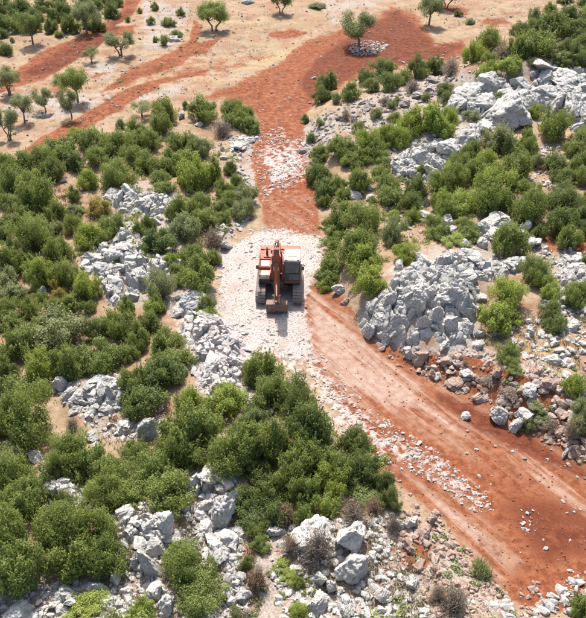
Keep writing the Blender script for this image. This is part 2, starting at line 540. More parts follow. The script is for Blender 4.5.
# ------------------------------------------------------------------ ground sheet
def build_ground():
    ys = [8.0]
    while ys[-1] < 175:
        ys.append(ys[-1] + .11 + .0021 * ys[-1])
    while ys[-1] < 1500:
        ys.append(ys[-1] * 1.07)
    ys = np.array(ys)
    ncol = 520
    s = np.linspace(-1, 1, ncol)
    s = np.sign(s) * (.80 * np.abs(s) + .20 * np.abs(s) ** 5)
    hw = 17 + .62 * ys
    X = s[None, :] * hw[:, None]
    Y = np.repeat(ys[:, None], ncol, 1)
    Z = height(X, Y)
    far = smooth(200, 420, Y)
    Z = Z * (1 - far) + far * (.0 + 4.0)
    V = np.stack([X, Y, Z], -1)
    U_, V_ = project(V.reshape(-1, 3))
    cov = np.zeros((U_.size, 4), np.float32)
    cov[:, 0] = np.maximum.reduce([mask(U_, V_, RED[:2] + RED[6:], 7), mask(U_, V_, RED[2:6], 3.2), mask(U_, V_, RED_FAINT, 16, .47)])
    cov[:, 1] = np.maximum(mask(U_, V_, WHITE, 14), mask(U_, V_, HALF_WHITE, 20, .62))
    cov[:, 2] = mask(U_, V_, ROCKY, 7)
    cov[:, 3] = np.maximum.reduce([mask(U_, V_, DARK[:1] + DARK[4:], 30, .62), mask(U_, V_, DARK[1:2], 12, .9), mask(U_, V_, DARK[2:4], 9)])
    st = mask(U_, V_, STRAW, 10).astype(np.float32)
    tr = np.max([mask(U_, V_, [q], w, a) for q, a, w in TRODDEN], axis=0).astype(np.float32)
    nr, nc = Y.shape
    idx = np.arange(nr * nc).reshape(nr, nc)
    F = np.stack([idx[:-1, :-1], idx[:-1, 1:], idx[1:, 1:], idx[1:, :-1]], -1).reshape(-1, 4)
    me = np_mesh('ground', V.reshape(-1, 3), F, True)
    a = me.attributes.new('cover', 'FLOAT_COLOR', 'POINT')
    a.data.foreach_set('color', cov.ravel())
    b = me.attributes.new('straw', 'FLOAT', 'POINT')
    b.data.foreach_set('value', st)
    c = me.attributes.new('trodden', 'FLOAT', 'POINT')
    c.data.foreach_set('value', tr)
    return tag(link_obj('ground', me, None, [M['ground']]), kind='structure')

build_ground()

# ------------------------------------------------------------------ stones
def ico(sub):
    bm = bmesh.new()
    bmesh.ops.create_icosphere(bm, subdivisions=sub, radius=1)
    V = np.array([v.co[:] for v in bm.verts])
    F = np.array([[v.index for v in f.verts] for f in bm.faces])
    bm.free()
    return V, F

ICO = {k: ico(k) for k in (1, 2, 3, 4, 5)}

def rock_shape(seed, sub, cuts=10, rough=.16, squash=(1, .8, .7), pit=.10):
    r = np.random.default_rng(seed)
    V, F = ICO[sub]
    V = V.copy() * np.array(squash)
    for _ in range(cuts):
        d = r.normal(size=3)
        d /= np.linalg.norm(d)
        d[2] = abs(d[2]) if r.random() < .6 else d[2]
        lim = (np.abs(d) * np.array(squash)).max() * r.uniform(.52, .85)
        over = V @ d - lim
        V = V - np.where(over > 0, over, 0)[:, None] * d * .94
    D = V / (np.linalg.norm(V, axis=1, keepdims=True) + 1e-6)
    off = r.uniform(0, 50, 3)
    disp = rough * (noise3(V * 1.9 + off, seed) - .5) * 2
    if sub >= 3:
        rid = 1 - np.abs(noise3(V * 3.6 + off, seed + 3) * 2 - 1)
        disp = disp - pit * np.clip(rid - .72, 0, 1) * 3.2
        disp = disp + .5 * pit * (noise3(V * 8 + off, seed + 5) - .5) * 2
    if sub >= 4:
        disp = disp + .35 * pit * (noise3(V * 17 + off, seed + 6) - .5) * 2
    V = V + D * disp[:, None]
    V[:, :2] /= np.abs(V[:, :2]).max()
    V[:, 2] /= np.abs(V[:, 2]).max()
    return V, F

ROCK_ME = []
for k in range(18):
    V, F = rock_shape(100 + k, 4, 11 + k % 6, .10 + .02 * (k % 4), (1, random.uniform(.65, 1), random.uniform(.6, .95)), .085)
    me = np_mesh('rock', V, F, False)
    me.materials.append(M['limestone'])
    ROCK_ME.append(me)
BIG_ME = []
for k in range(8):
    V, F = rock_shape(300 + k, 5, 15, .12, (1, random.uniform(.7, 1), random.uniform(.7, 1)), .085)
    me = np_mesh('rock', V, F, False)
    me.materials.append(M['limestone'])
    BIG_ME.append(me)

def put_rock(name, P, R, Hh, mat, parent=None, rng=random, big=False, sink=.35, tilt=.35, aspect=None):
    me = rng.choice(BIG_ME if big else ROCK_ME)
    o = bpy.data.objects.new(name, me)
    COL.objects.link(o)
    o.material_slots[0].link = 'OBJECT'
    o.material_slots[0].material = M[mat]
    loc = Vector((P[0], P[1], P[2] + Hh * (1 - 2 * sink)))
    if parent is not None:
        o.parent = parent
        loc = loc - parent.location
    o.location = loc
    o.rotation_euler = (rng.uniform(-tilt, tilt), rng.uniform(-tilt, tilt), rng.uniform(0, 6.283))
    a = aspect or rng.uniform(.75, 1.1)
    o.scale = (R, R * a, Hh)
    return o

# ------------------------------------------------------------------ rock outcrops: each one a thing, its blocks are its parts
def inside(u, v, poly):
    return bool(poly_sd(np.array([u]), np.array([v]), poly)[0] > 0)

def scatter(poly, sizes, seed, tight=.60, tries=500, keepout=()):
    """blocks inside an outline, large ones first: list of (u, v, radius_m)"""
    r = random.Random(seed)
    a = np.array(poly, float)
    got = []
    for R, count in sizes:
        n = 0
        for _ in range(tries):
            if n >= count:
                break
            u = r.uniform(a[:, 0].min(), a[:, 0].max())
            v = r.uniform(a[:, 1].min(), a[:, 1].max())
            if not inside(u, v, poly):
                continue
            Rm = R * r.uniform(.75, 1.25)
            P = flat(u, v)
            s, sn, cs = mpp(P)
            rp = Rm / s
            if any(((u - x) ** 2 + ((v - y) / .72) ** 2) < (tight * (rp + q)) ** 2 for x, y, q, _ in got):
                continue
            if any(((u - x) ** 2 + ((v - y) / .72) ** 2) < (.5 * (rp + q)) ** 2 for x, y, q in keepout):
                continue
            got.append((u, v, rp, Rm))
            n += 1
    return got

# (label, outline, stone, [(radius m, count)], hand-placed big blocks (u, v centre, width px, height px))
OUTCROPS = [
    ('tall fractured grey limestone outcrop standing over the right edge of the red track',
     [(359, 322), (364, 302), (384, 278), (398, 260), (425, 258), (440, 252), (462, 250), (478, 258), (480, 285), (476, 338), (455, 344), (432, 336), (404, 346), (378, 338)],
     'limestone', [(.75, 10), (.5, 26), (.33, 50), (.22, 60)],
     [(414, 270, 34, 22), (420, 288, 44, 32), (412, 303, 30, 30), (449, 292, 34, 30), (466, 302, 26, 34), (436, 312, 22, 40), (452, 322, 20, 38),
      (468, 326, 16, 34), (401, 322, 30, 24), (378, 320, 26, 26), (367, 328, 18, 30), (388, 300, 20, 22), (442, 270, 30, 22), (464, 276, 30, 20),
      (404, 284, 16, 26), (425, 322, 18, 26), (394, 334, 16, 14), (410, 340, 14, 12), (372, 306, 16, 16), (384, 334, 18, 18)]),
    ('low grey limestone ledge running right from the tall outcrop under a round bush',
     [(440, 250), (455, 244), (470, 246), (484, 258), (500, 264), (538, 254), (536, 264), (512, 270), (498, 278), (478, 282), (462, 268)],
     'limestone', [(.5, 12), (.33, 22), (.2, 30)],
     [(494, 268, 26, 18), (515, 264, 30, 12), (530, 260, 20, 10), (468, 254, 22, 14), (480, 266, 20, 16), (496, 276, 14, 14)]),
    ('pale arched limestone rib above the round bush right of the tall outcrop',
     [(476, 232), (482, 220), (496, 216), (512, 219), (522, 226), (544, 240), (542, 248), (524, 246), (516, 232), (500, 230), (490, 240), (478, 246)],
     'limestone', [(.45, 8), (.3, 14), (.2, 14)],
     [(494, 222, 28, 14), (508, 222, 18, 12), (484, 230, 14, 14), (523, 228, 12, 12), (533, 242, 20, 10), (496, 234, 22, 12), (482, 242, 12, 10)]),
    ('small pale limestone knot between light green bushes left of the arched rib',
     [(438, 216), (450, 212), (458, 222), (452, 232), (440, 234)],
     'limestone', [(.35, 4), (.22, 8)], [(448, 219, 14, 12), (450, 231, 12, 9)]),
    ('broad white and grey limestone crags filling the upper right corner',
     [(442, 110), (450, 96), (464, 86), (478, 80), (494, 76), (512, 80), (528, 84), (538, 62), (556, 66), (592, 70), (600, 132), (578, 134),
      (566, 116), (546, 108), (532, 106), (528, 124), (498, 126), (486, 112), (466, 112)],
     'limestone', [(1.1, 14), (.7, 36), (.45, 70), (.3, 80)],
     [(508, 108, 46, 30), (470, 94, 38, 26), (458, 102, 22, 18), (496, 84, 26, 16), (520, 86, 20, 16), (545, 96, 30, 22), (565, 92, 30, 20),
      (574, 110, 34, 26), (541, 66, 22, 12), (560, 78, 30, 16), (583, 84, 26, 18), (484, 102, 20, 16), (532, 104, 16, 20), (586, 122, 18, 20),
      (525, 98, 20, 16), (506, 94, 20, 12), (490, 122, 20, 12), (556, 106, 20, 22)]),
    ('knobbly grey limestone ridge running down left below the upper right crags',
     [(388, 166), (398, 150), (420, 142), (444, 140), (458, 130), (478, 122), (508, 124), (514, 134), (486, 132), (472, 146), (456, 158),
      (438, 168), (440, 182), (416, 180), (396, 174)],
     'limestone', [(.7, 10), (.5, 22), (.35, 34)],
     [(406, 160, 20, 16), (424, 158, 26, 20), (436, 164, 18, 18), (412, 172, 18, 14), (448, 148, 22, 18), (466, 138, 22, 18), (482, 128, 22, 14),
      (396, 168, 14, 12), (430, 148, 18, 12), (440, 178, 14, 12), (500, 128, 16, 10)]),
    ('pinkish grey stony slope between the red field and the yellow green bushes',
     [(302, 152), (306, 128), (322, 114), (342, 104), (372, 98), (398, 92), (414, 94), (424, 84), (444, 74), (456, 78), (438, 98), (408, 106), (384, 114),
      (372, 128), (350, 136), (336, 146), (318, 152)],
     'dusty', [(.5, 14), (.32, 60), (.2, 90)], [(418, 96, 16, 9), (405, 102, 14, 9), (432, 80, 14, 8), (365, 108, 12, 7), (340, 118, 10, 6), (428, 90, 14, 8)]),
    ('jumbled grey outcrop in the upper left thicket, farther of the two there',
     [(101, 194), (116, 186), (138, 182), (152, 184), (150, 192), (164, 192), (178, 196), (176, 206), (164, 212), (158, 226), (148, 232), (148, 214), (128, 214), (112, 208)],
     'limestone', [(.65, 10), (.45, 28), (.3, 50)],
     [(112, 194, 20, 12), (130, 194, 20, 14), (142, 188, 20, 12), (124, 204, 18, 12), (138, 206, 18, 12), (152, 200, 16, 12), (168, 200, 16, 12), (158, 210, 16, 14), (154, 222, 14, 10)]),
    ('long jagged grey outcrop in the left thicket, nearer of the two there',
     [(78, 262), (88, 250), (108, 242), (118, 228), (132, 222), (142, 236), (152, 250), (166, 256), (184, 260), (180, 270), (154, 274), (142, 288),
      (128, 302), (104, 306), (102, 288), (90, 274)],
     'limestone', [(.7, 12), (.48, 40), (.32, 80), (.22, 60)],
     [(116, 286, 24, 18), (128, 296, 18, 14), (94, 258, 20, 14), (86, 264, 16, 10), (110, 254, 20, 12), (126, 246, 18, 12), (134, 262, 20, 12),
      (150, 264, 18, 10), (164, 260, 16, 12), (174, 264, 16, 12), (124, 230, 14, 10), (104, 270, 20, 12), (104, 300, 16, 14), (120, 268, 18, 12)]),
    ('bright white rock hump beside the bushes left of the excavator',
     [(172, 312), (178, 296), (192, 289), (204, 294), (214, 304), (220, 314), (206, 314), (190, 320)],
     'pale', [(.5, 8), (.32, 16), (.2, 20)], [(190, 298, 30, 22), (180, 308, 20, 14), (204, 306, 16, 14)]),
    ('broken grey rock pile enclosed by bushes at mid left',
     [(50, 384), (60, 374), (74, 386), (92, 374), (116, 374), (132, 382), (134, 394), (120, 402), (106, 416), (88, 420), (76, 414), (64, 402)],
     'limestone', [(.5, 14), (.32, 40), (.2, 60)],
     [(60, 384, 18, 22), (104, 380, 24, 14), (92, 384, 14, 10), (130, 380, 14, 10), (78, 396, 16, 12), (112, 392, 14, 18), (94, 400, 14, 12), (68, 394, 14, 12), (90, 414, 14, 10), (120, 396, 16, 12)]),
    ('low line of grey rock between two bushes at lower left',
     [(36, 472), (48, 466), (60, 474), (76, 480), (92, 498), (98, 514), (74, 506), (54, 500), (42, 486)],
     'limestone', [(.4, 8), (.28, 18), (.18, 24)], [(52, 492, 16, 20), (62, 482, 14, 12), (46, 474, 12, 10), (84, 502, 16, 14)]),
    ('rough grey rock shelf with rounded blocks left of the bottom round bush',
     [(116, 520), (134, 512), (152, 510), (166, 512), (180, 522), (188, 536), (180, 546), (164, 552), (162, 572), (176, 600), (172, 614), (154, 600),
      (142, 580), (130, 560), (120, 540)],
     'limestone', [(.5, 10), (.33, 36), (.2, 50)],
     [(150, 566, 24, 34), (166, 524, 20, 26), (172, 540, 20, 14), (148, 528, 14, 14), (140, 542, 16, 12), (128, 532, 14, 12), (154, 546, 22, 14),
      (168, 604, 16, 18), (156, 592, 18, 16), (136, 560, 12, 18)]),
    ('pale layered rock rib running down between the central and lower left thickets',
     [(188, 464), (200, 458), (216, 460), (230, 472), (240, 486), (242, 496), (230, 502), (234, 522), (246, 532), (240, 548), (236, 560),
      (222, 560), (214, 548), (200, 540), (194, 520), (196, 502), (186, 484)],
     'pale', [(.55, 10), (.35, 40), (.22, 60)],
     [(196, 482, 22, 20), (210, 470, 24, 18), (222, 480, 20, 18), (234, 492, 16, 12), (222, 508, 30, 30), (204, 506, 18, 12), (206, 528, 20, 14),
      (228, 540, 22, 16), (220, 552, 26, 16), (240, 530, 16, 8), (202, 516, 16, 12), (214, 540, 16, 10)]),
    ('small pale rock scatter right of the bottom round bush',
     [(222, 566), (236, 562), (244, 580), (250, 602), (236, 608), (224, 600)],
     'pale', [(.4, 5), (.28, 16), (.18, 24)], [(232, 574, 16, 14), (240, 592, 16, 14), (230, 592, 14, 12)]),
    ('grey rock step in the bottom left corner',
     [(-20, 596), (4, 592), (12, 602), (34, 608), (40, 626), (-20, 630)],
     'limestone', [(.5, 8), (.3, 12)], [(2, 600, 16, 20), (18, 612, 30, 18), (-8, 612, 20, 24)]),
    ('grey boulder band under the lower left thicket near the bottom edge',
     [(50, 592), (62, 582), (76, 584), (92, 578), (106, 584), (118, 598), (132, 616), (110, 616), (92, 602), (74, 608), (56, 612)],
     'limestone', [(.4, 6), (.28, 16), (.18, 24)],
     [(68, 594, 22, 18), (100, 588, 18, 16), (84, 598, 16, 12), (110, 604, 20, 14), (54, 604, 12, 10), (90, 588, 14, 12), (124, 614, 14, 10)]),
    ('pale stones heaped round the trunk of the lone olive in the red field',
     [(349, 50), (352, 44), (366, 41), (384, 43), (388, 48), (376, 54), (356, 56)],
     'pale', [(.4, 6), (.28, 34), (.2, 40)], []),
    ('white broken rock slope along the right edge below the far shrubs',
     [(552, 260), (562, 252), (578, 252), (590, 262), (592, 280), (578, 286), (566, 298), (578, 310), (556, 306), (546, 298), (556, 282)],
     'pale', [(.5, 8), (.32, 22), (.2, 30)], [(572, 270, 20, 14), (558, 296, 24, 14), (566, 258, 14, 9), (580, 266, 16, 10)]),
    ('loose rocky strip beside the upper left edge of the red track',
     [(212, 150), (228, 132), (244, 136), (262, 132), (258, 150), (246, 168), (258, 205), (244, 228), (220, 250), (212, 240), (236, 205), (232, 172)],
     'pale', [(.45, 8), (.3, 40), (.2, 60)], [(238, 146, 16, 8), (250, 140, 14, 8), (226, 246, 12, 12)]),
    ('broken white rock strip between the left bushes and the excavator shadow',
     [(176, 324), (196, 314), (226, 318), (244, 328), (248, 350), (246, 384), (232, 398), (206, 394), (196, 372), (192, 346)],
     'rubble', [(.5, 10), (.3, 30), (.2, 40)], [(214, 322, 24, 12), (232, 340, 20, 14), (238, 362, 22, 16), (212, 366, 24, 14), (222, 384, 22, 14)]),
]

def block_points(bl):
    return hits([(b[0], b[1] + b[3] * .22) for b in bl]) if len(bl) else []

def place_block(P, wpx, hpx, mat, parent, rng, name='rock', big=False, sink=.3):
    s, sn, cs = mpp(P)
    R = wpx * s / 2 * 1.08
    E = hpx * s
    Hh = math.sqrt(max((E / 2) ** 2 * 1.15 - (R * .8 * sn) ** 2, (.45 * R) ** 2)) / cs
    Hh = min(max(Hh, .5 * R), 1.7 * R)
    return put_rock(name, P, R, Hh, mat, parent, rng, big, sink, .16)

def cells2(X, Y, cell, seed):
    """nearest-cell pattern: distance to the joint between blocks, a random value per block, offset from its middle"""
    gx, gy = np.floor(X / cell).astype(np.int64), np.floor(Y / cell).astype(np.int64)
    f1 = np.full(X.shape, 1e9)
    f2 = np.full(X.shape, 1e9)
    hid = np.zeros(X.shape)
    hi2 = np.zeros(X.shape)
    ox = np.zeros(X.shape)
    oy = np.zeros(X.shape)
    z0 = np.zeros_like(gx)
    for dx in (-1, 0, 1):
        for dy in (-1, 0, 1):
            a, b = gx + dx, gy + dy
            px = (a + _hash(a, b, z0, seed)) * cell
            py = (b + _hash(a, b, z0, seed + 1)) * cell
            d = np.hypot(X - px, Y - py)
            m = d < f1
            f2 = np.where(m, f1, np.minimum(f2, d))
            hid = np.where(m, _hash(a, b, z0, seed + 2), hid)
            hi2 = np.where(m, _hash(a, b, z0, seed + 3), hi2)
            ox = np.where(m, X - px, ox)
            oy = np.where(m, Y - py, oy)
            f1 = np.where(m, d, f1)
    return f2 - f1, hid, hi2, ox, oy

def bedrock_z(X, Y, poly, cell, amp, seed):
    zg = height(X, Y, False)
    u, v = project(np.stack([X, Y, zg + amp * .5], -1))
    sd = poly_sd(u, v, poly)
    s = mpp((float(X.mean()), float(Y.mean()), 0.0))[0]
    sdm = sd * s + 1.1 * fbm2(X, Y, .9, 3, seed + 40)
    env = smooth(-.15, .55, sdm)
    wx = X + .55 * cell * fbm2(X, Y, 1.1 / cell, 3, seed + 7)
    wy = Y + .55 * cell * fbm2(X, Y, 1.1 / cell, 3, seed + 9)
    j1, h1, t1, ox, oy = cells2(wx, wy, cell, seed)
    j2, h2, t2, px, py = cells2(wx + 5, wy, cell * .42, seed + 20)
    a1, a2 = t1 * 6.283, t2 * 6.283
    z = amp * (.25 + .75 * h1) + .38 * amp * (ox * np.cos(a1) + oy * np.sin(a1)) / cell
    z = z + .26 * amp * (h2 - .4) + .18 * amp * (px * np.cos(a2) + py * np.sin(a2)) / cell
    z = z - 1.0 * amp * (1 - smooth(.01 * cell, .13 * cell, j1)) - .42 * amp * (1 - smooth(0, .07 * cell, j2))
    P3 = np.stack([X * 2.6, Y * 2.6, np.zeros_like(X)], -1)
    rid = 1 - np.abs(noise3(P3, seed + 3) * 2 - 1)
    z = z - .24 * amp * np.clip(rid - .74, 0, 1) * 2.2
    z = z + .16 * amp * fbm2(X, Y, 3.4, 3, seed + 31) * 2
    return zg + env * z - (1 - env) * .35, env

def add_bedrock(root, poly, mat, cell, amp, seed):
    Q = hits(poly)
    x0, x1, y0, y1 = Q[:, 0].min() - 1.2, Q[:, 0].max() + 1.2, Q[:, 1].min() - 1.5, Q[:, 1].max() + 1.2
    step = max(.055, .0016 * math.hypot((x0 + x1) / 2, (y0 + y1) / 2))
    nx, ny = int((x1 - x0) / step) + 2, int((y1 - y0) / step) + 2
    X, Y = np.meshgrid(np.linspace(x0, x1, nx), np.linspace(y0, y1, ny))
    Z, env = bedrock_z(X, Y, poly, cell, amp, seed)
    idx = np.arange(nx * ny).reshape(ny, nx)
    F = np.stack([idx[:-1, :-1], idx[:-1, 1:], idx[1:, 1:], idx[1:, :-1]], -1).reshape(-1, 4)
    keep = (env.ravel()[F] > .001).any(axis=1)
    F = F[keep]
    used = np.unique(F)
    remap = np.zeros(nx * ny, np.int64)
    remap[used] = np.arange(len(used))
    V = np.stack([X, Y, Z], -1).reshape(-1, 3)[used] - np.array(root.location[:])
    me = np_mesh('bedrock', V, remap[F], False)
    return link_obj('bedrock', me, root, [M[mat]])

nrock = 0
for oi, (label, poly, mat, sizes, hand) in enumerate(OUTCROPS):
    rng = random.Random(500 + oi)
    a = np.array(poly, float)
    c = hits([(a[:, 0].mean(), a[:, 1].mean())])[0]
    root = empty('rock_outcrop', c)
    tag(root, label, 'rock outcrop')
    big = max(r_ for r_, n_ in sizes)
    cell, amp = 1.5 * big + .45, .70 * big + .22
    loose = mat == 'dusty' or oi == 17 or oi == 19
    if not loose:
        add_bedrock(root, poly, mat, cell, amp, 60 + 11 * oi)
    for h, P in zip(hand, block_points(hand)):
        if loose or oi in (0, 4, 5) or oi >= 9 or rng.random() < .75:
            place_block(P, h[2] * (.92 if oi == 0 else 1.15), h[3] * (1 if oi == 0 else 1.1), mat, root, rng, 'rock', h[2] > 24, .3 if oi == 0 else .22)
    pts = scatter(poly, [(r_, n_ if loose else int(n_ * .36)) for r_, n_ in sizes], 900 + oi, keepout=[(u, v, w / 2) for u, v, w, h in hand])
    Ps = hits([(u, v) for u, v, _, _ in pts]) if pts else []
    if len(pts) and not loose:
        zb, _e = bedrock_z(Ps[:, 0], Ps[:, 1], poly, cell, amp, 60 + 11 * oi)
        Ps[:, 2] = np.maximum(Ps[:, 2], zb)
    for (u, v, rp, R), P in zip(pts, Ps):
        put_rock('rock', P, R, R * rng.uniform(.45, .85), mat, root, rng, False, .42, .4)
    nrock += len(hand) + len(pts)
print('outcrop blocks', nrock)

# ------------------------------------------------------------------ loose boulders, each a thing of its own: (u, v centre, w px, h px, stone, label)
BOULDERS = [
    (350, 536, 38, 36, 'pale', 'large rounded pale boulder behind the pitted one with an overhang, bottom centre', 1),
    (312, 532, 44, 24, 'pale', 'long low pale boulder half hidden by dry grey twigs at the bottom'),
    (351, 570, 38, 38, 'pale', 'large pitted pale boulder with a dark overhang, nearer of the two largest at the bottom', 1),
    (331, 584, 17, 30, 'limestone', 'upright grey boulder leaning against the lower left of the pitted bottom boulder'),
    (319, 578, 15, 22, 'limestone', 'narrow grey boulder left of the upright leaning one near the bottom'),
    (318, 602, 28, 24, 'pale', 'wedge shaped white boulder in front of the upright leaning one near the bottom edge'),
    (348, 606, 26, 18, 'pale', 'flat cream boulder right of the wedge shaped white one at the bottom edge'),
    (364, 612, 16, 12, 'pale', 'small cream boulder beside the flat cream one at the bottom edge'),
    (382, 594, 18, 16, 'pale', 'squat pale boulder shaded underneath right of the flat cream one near the bottom'),
    (412, 581, 19, 17, 'pale', 'smooth grey cream boulder in the red stones near the bottom of the track'),
    (400, 524, 12, 13, 'pale', 'pale pink boulder under the dark bush, left of a touching pair'),
    (412, 522, 15, 15, 'pale', 'pale pink boulder under the dark bush, right of a touching pair'),
    (424, 532, 20, 11, 'rust', 'long pink boulder just below the touching pair left of the lower track'),
    (432, 521, 10, 14, 'rust', 'small pink boulder at the verge of the lower track above the long pink one'),
    (409, 547, 18, 12, 'rust', 'orange pink boulder in the middle of the red stone heap left of the lower track'),
    (420, 566, 14, 10, 'rust', 'deep red boulder at the foot of the red stone heap left of the lower track'),
    (497, 415, 21, 21, 'pale', 'large pinkish angular boulder on the red bank right of the lower track', 1),
    (525, 414, 22, 18, 'pale', 'pinkish split boulder right of the large angular one on the red bank'),
    (515, 426, 12, 16, 'limestone', 'dark grey boulder wedged below the split pinkish one on the red bank'),
    (466, 415, 14, 11, 'pale', 'small pink boulder at the very edge of the track left of the large angular one'),
    (575, 451, 13, 13, 'rust', 'round rust and cream boulder at the right edge beside the lower track'),
    (564, 454, 10, 10, 'pale', 'small round grey boulder left of the rust and cream one at the right edge'),
    (478, 397, 16, 12, 'rust', 'rust coloured boulder up the bank left of the large angular one'),
    (456, 383, 18, 12, 'rust', 'long rusty boulder at the foot of the stony bank under the tall outcrop'),
    (468, 372, 18, 12, 'pale', 'pale slab on the stony bank above the long rusty boulder'),
    (497, 370, 16, 13, 'rust', 'rusty upright slab on the bank left of the two small round bushes'),
    (535, 370, 18, 14, 'rust', 'pink orange boulder on the bank right of the two small round bushes'),
    (552, 360, 20, 8, 'pale', 'flat pale slab lying on dry grass above the pink orange boulder'),
    (547, 384, 18, 14, 'rust', 'rusty block left of the light green bush at the right edge'),
    (530, 388, 18, 14, 'pale', 'pale pink block in the middle of the bank rubble under the small round bushes'),
    (480, 334, 12, 11, 'limestone', 'square grey boulder at the right foot of the tall outcrop'),
    (478, 345, 13, 11, 'pale', 'pale boulder just below the square grey one by the tall outcrop'),
    (530, 330, 14, 12, 'limestone', 'grey boulder between the large and the small round bush on dry grass'),
    (572, 326, 18, 14, 'limestone', 'pale grey boulder on dry grass at the right edge above the flat slab'),
    (562, 333, 10, 8, 'limestone', 'small grey boulder left of the pale grey one at the right edge'),
    (447, 318 + 42, 14, 10, 'rust', 'pink boulder at the top of the stony bank below the tall outcrop'),
    (420, 358, 16, 16, 'rust', 'dark rusty boulder on the bank below the left half of the tall outcrop'),
    (408, 352, 14, 14, 'limestone', 'grey boulder left of the dark rusty one on the bank'),
    (432, 374, 14, 12, 'rust', 'reddish boulder beside the track edge below the dark rusty one'),
    (444, 345, 16, 10, 'limestone', 'low grey boulder in the shade at the foot of the tall outcrop'),
    (125, 428, 21, 17, 'limestone', 'dark faced grey boulder left of the large pitted one at mid left', 1),
    (150, 428, 26, 30, 'limestone', 'large pitted grey boulder beside a round bush at mid left', 1),
    (92, 434, 16, 11, 'limestone', 'smooth grey boulder below the broken rock pile at mid left'),
    (96, 444, 12, 8, 'limestone', 'small grey boulder just below the smooth one at mid left'),
    (35, 456, 20, 12, 'limestone', 'flat grey boulder between bushes by the left edge'),
    (5, 404, 18, 12, 'limestone', 'grey slab poking out between bushes at the left edge'),
    (124, 513, 23, 19, 'pale', 'pale wedge boulder under the bush at lower left with a dark right face', 1),
    (184, 508, 12, 11, 'pale', 'round white boulder in the shadow between thicket and pale layered rib'),
    (148, 516, 14, 11, 'limestone', 'grey boulder right of the pale wedge boulder at lower left'),
    (116, 578, 14, 20, 'limestone', 'tall grey boulder tucked against the lower left thicket'),
    (127, 590, 14, 10, 'limestone', 'small grey slab on bare earth at the bottom left'),
    (208, 322, 28, 14, 'pale', 'long white boulder with a grey tip at the head of the white boulder strip', 1),
    (260, 400, 14, 14, 'pale', 'pale boulder under the dark bush below the excavator shadow'),
    (252, 404, 14, 18, 'pale', 'white boulder left of the pale one under the dark bush below the excavator'),
    (270, 412, 12, 10, 'pale', 'small white boulder in front of the dark bush below the excavator'),
    (275, 532, 20, 9, 'pale', 'flat white boulder beside the brown dry bush at the bottom'),
    (243, 532, 16, 8, 'pale', 'flat grey boulder ending the pale rib beside dark bushes'),
    (184, 365, 10, 34, 'pale', 'narrow white rock edge showing right of the dark round bush'),
    (63, 180, 10, 8, 'limestone', 'grey boulder in a gap of the far left thicket'),
    (42, 293, 11, 14, 'limestone', 'white topped boulder in the left thicket below the yellow tinged bush'),
    (356, 195, 14, 10, 'pale', 'pale boulder between bushes right of the red track'),
    (371, 198, 10, 8, 'pale', 'small pale boulder right of the pale one between bushes by the red track'),
    (426, 202, 8, 14, 'pale', 'upright pale boulder beside the tall dark bush on the right'),
    (424, 214, 18, 9, 'pale', 'flat pale boulder below the tall dark bush on the right'),
    (338, 290, 14, 14, 'pale', 'white boulder under the bushes at the right edge of the track by the excavator'),
    (345, 302, 10, 8, 'rust', 'rusty boulder below the white one by the track beside the excavator'),
    (182, 115, 12, 10, 'limestone', 'grey boulder between the two rounded bushes at the head of the track'),
    (200, 124, 10, 7, 'limestone', 'small grey boulder under the rounded bush at the head of the track'),
    (243, 142, 22, 9, 'pale', 'long pinkish boulder at the verge of the red track near its head'),
    (174, 40, 18, 7, 'pale', 'pale flat boulder among low bushes near the top left'),
    (248, 2, 14, 6, 'limestone', 'dark grey boulder at the top edge, middle'),
    (314, 78, 6, 4, 'pale', 'single white stone lying on the red field left of the dark bushes'),
]
NB = {}
for i, (b, P) in enumerate(zip(BOULDERS, block_points(BOULDERS))):
    rng = random.Random(3000 + i)
    o = place_block(P, b[2], b[3], b[4], None, rng, 'boulder', b[2] > 24 or len(b) > 6, .24)
    tag(o, b[5], 'boulder', 'loose boulders lying about the slopes')

# ------------------------------------------------------------------ uncountable stone: rubble, bank debris, scree
VAR = {s: [rock_shape(700 + k + 40 * s, s, 5 if s == 1 else 9, .18 if s == 1 else .12, (1, .8, .7)) for k in range(10)] for s in (1, 2)}

def stone_field(name, label, items, mat, seed, sub=1, flat_=.75, sunk=.35):
    r = np.random.default_rng(seed)
    VS, FS, base = [], [], 0
    P = hits([(u, v) for u, v, _ in items])
    for (u, v, R), p in zip(items, P):
        V, F = VAR[sub][r.integers(10)]
        a, b, c = r.uniform(0, 6.283), r.uniform(-.5, .5), r.uniform(-.5, .5)
        Rm = np.array(Matrix.Rotation(a, 3, 'Z') @ Matrix.Rotation(b, 3, 'X') @ Matrix.Rotation(c, 3, 'Y'))
        W = (V * np.array([R, R * r.uniform(.65, 1.05), R * flat_ * r.uniform(.6, 1.1)])) @ Rm.T
        W = W + p + np.array([0, 0, R * flat_ * sunk])
        VS.append(W)
        FS.append(F + base)
        base += len(V)
    me = np_mesh(name, np.concatenate(VS), np.concatenate(FS), False)
    return tag(link_obj(name, me, None, [M[mat]]), label, 'stones', kind='stuff')

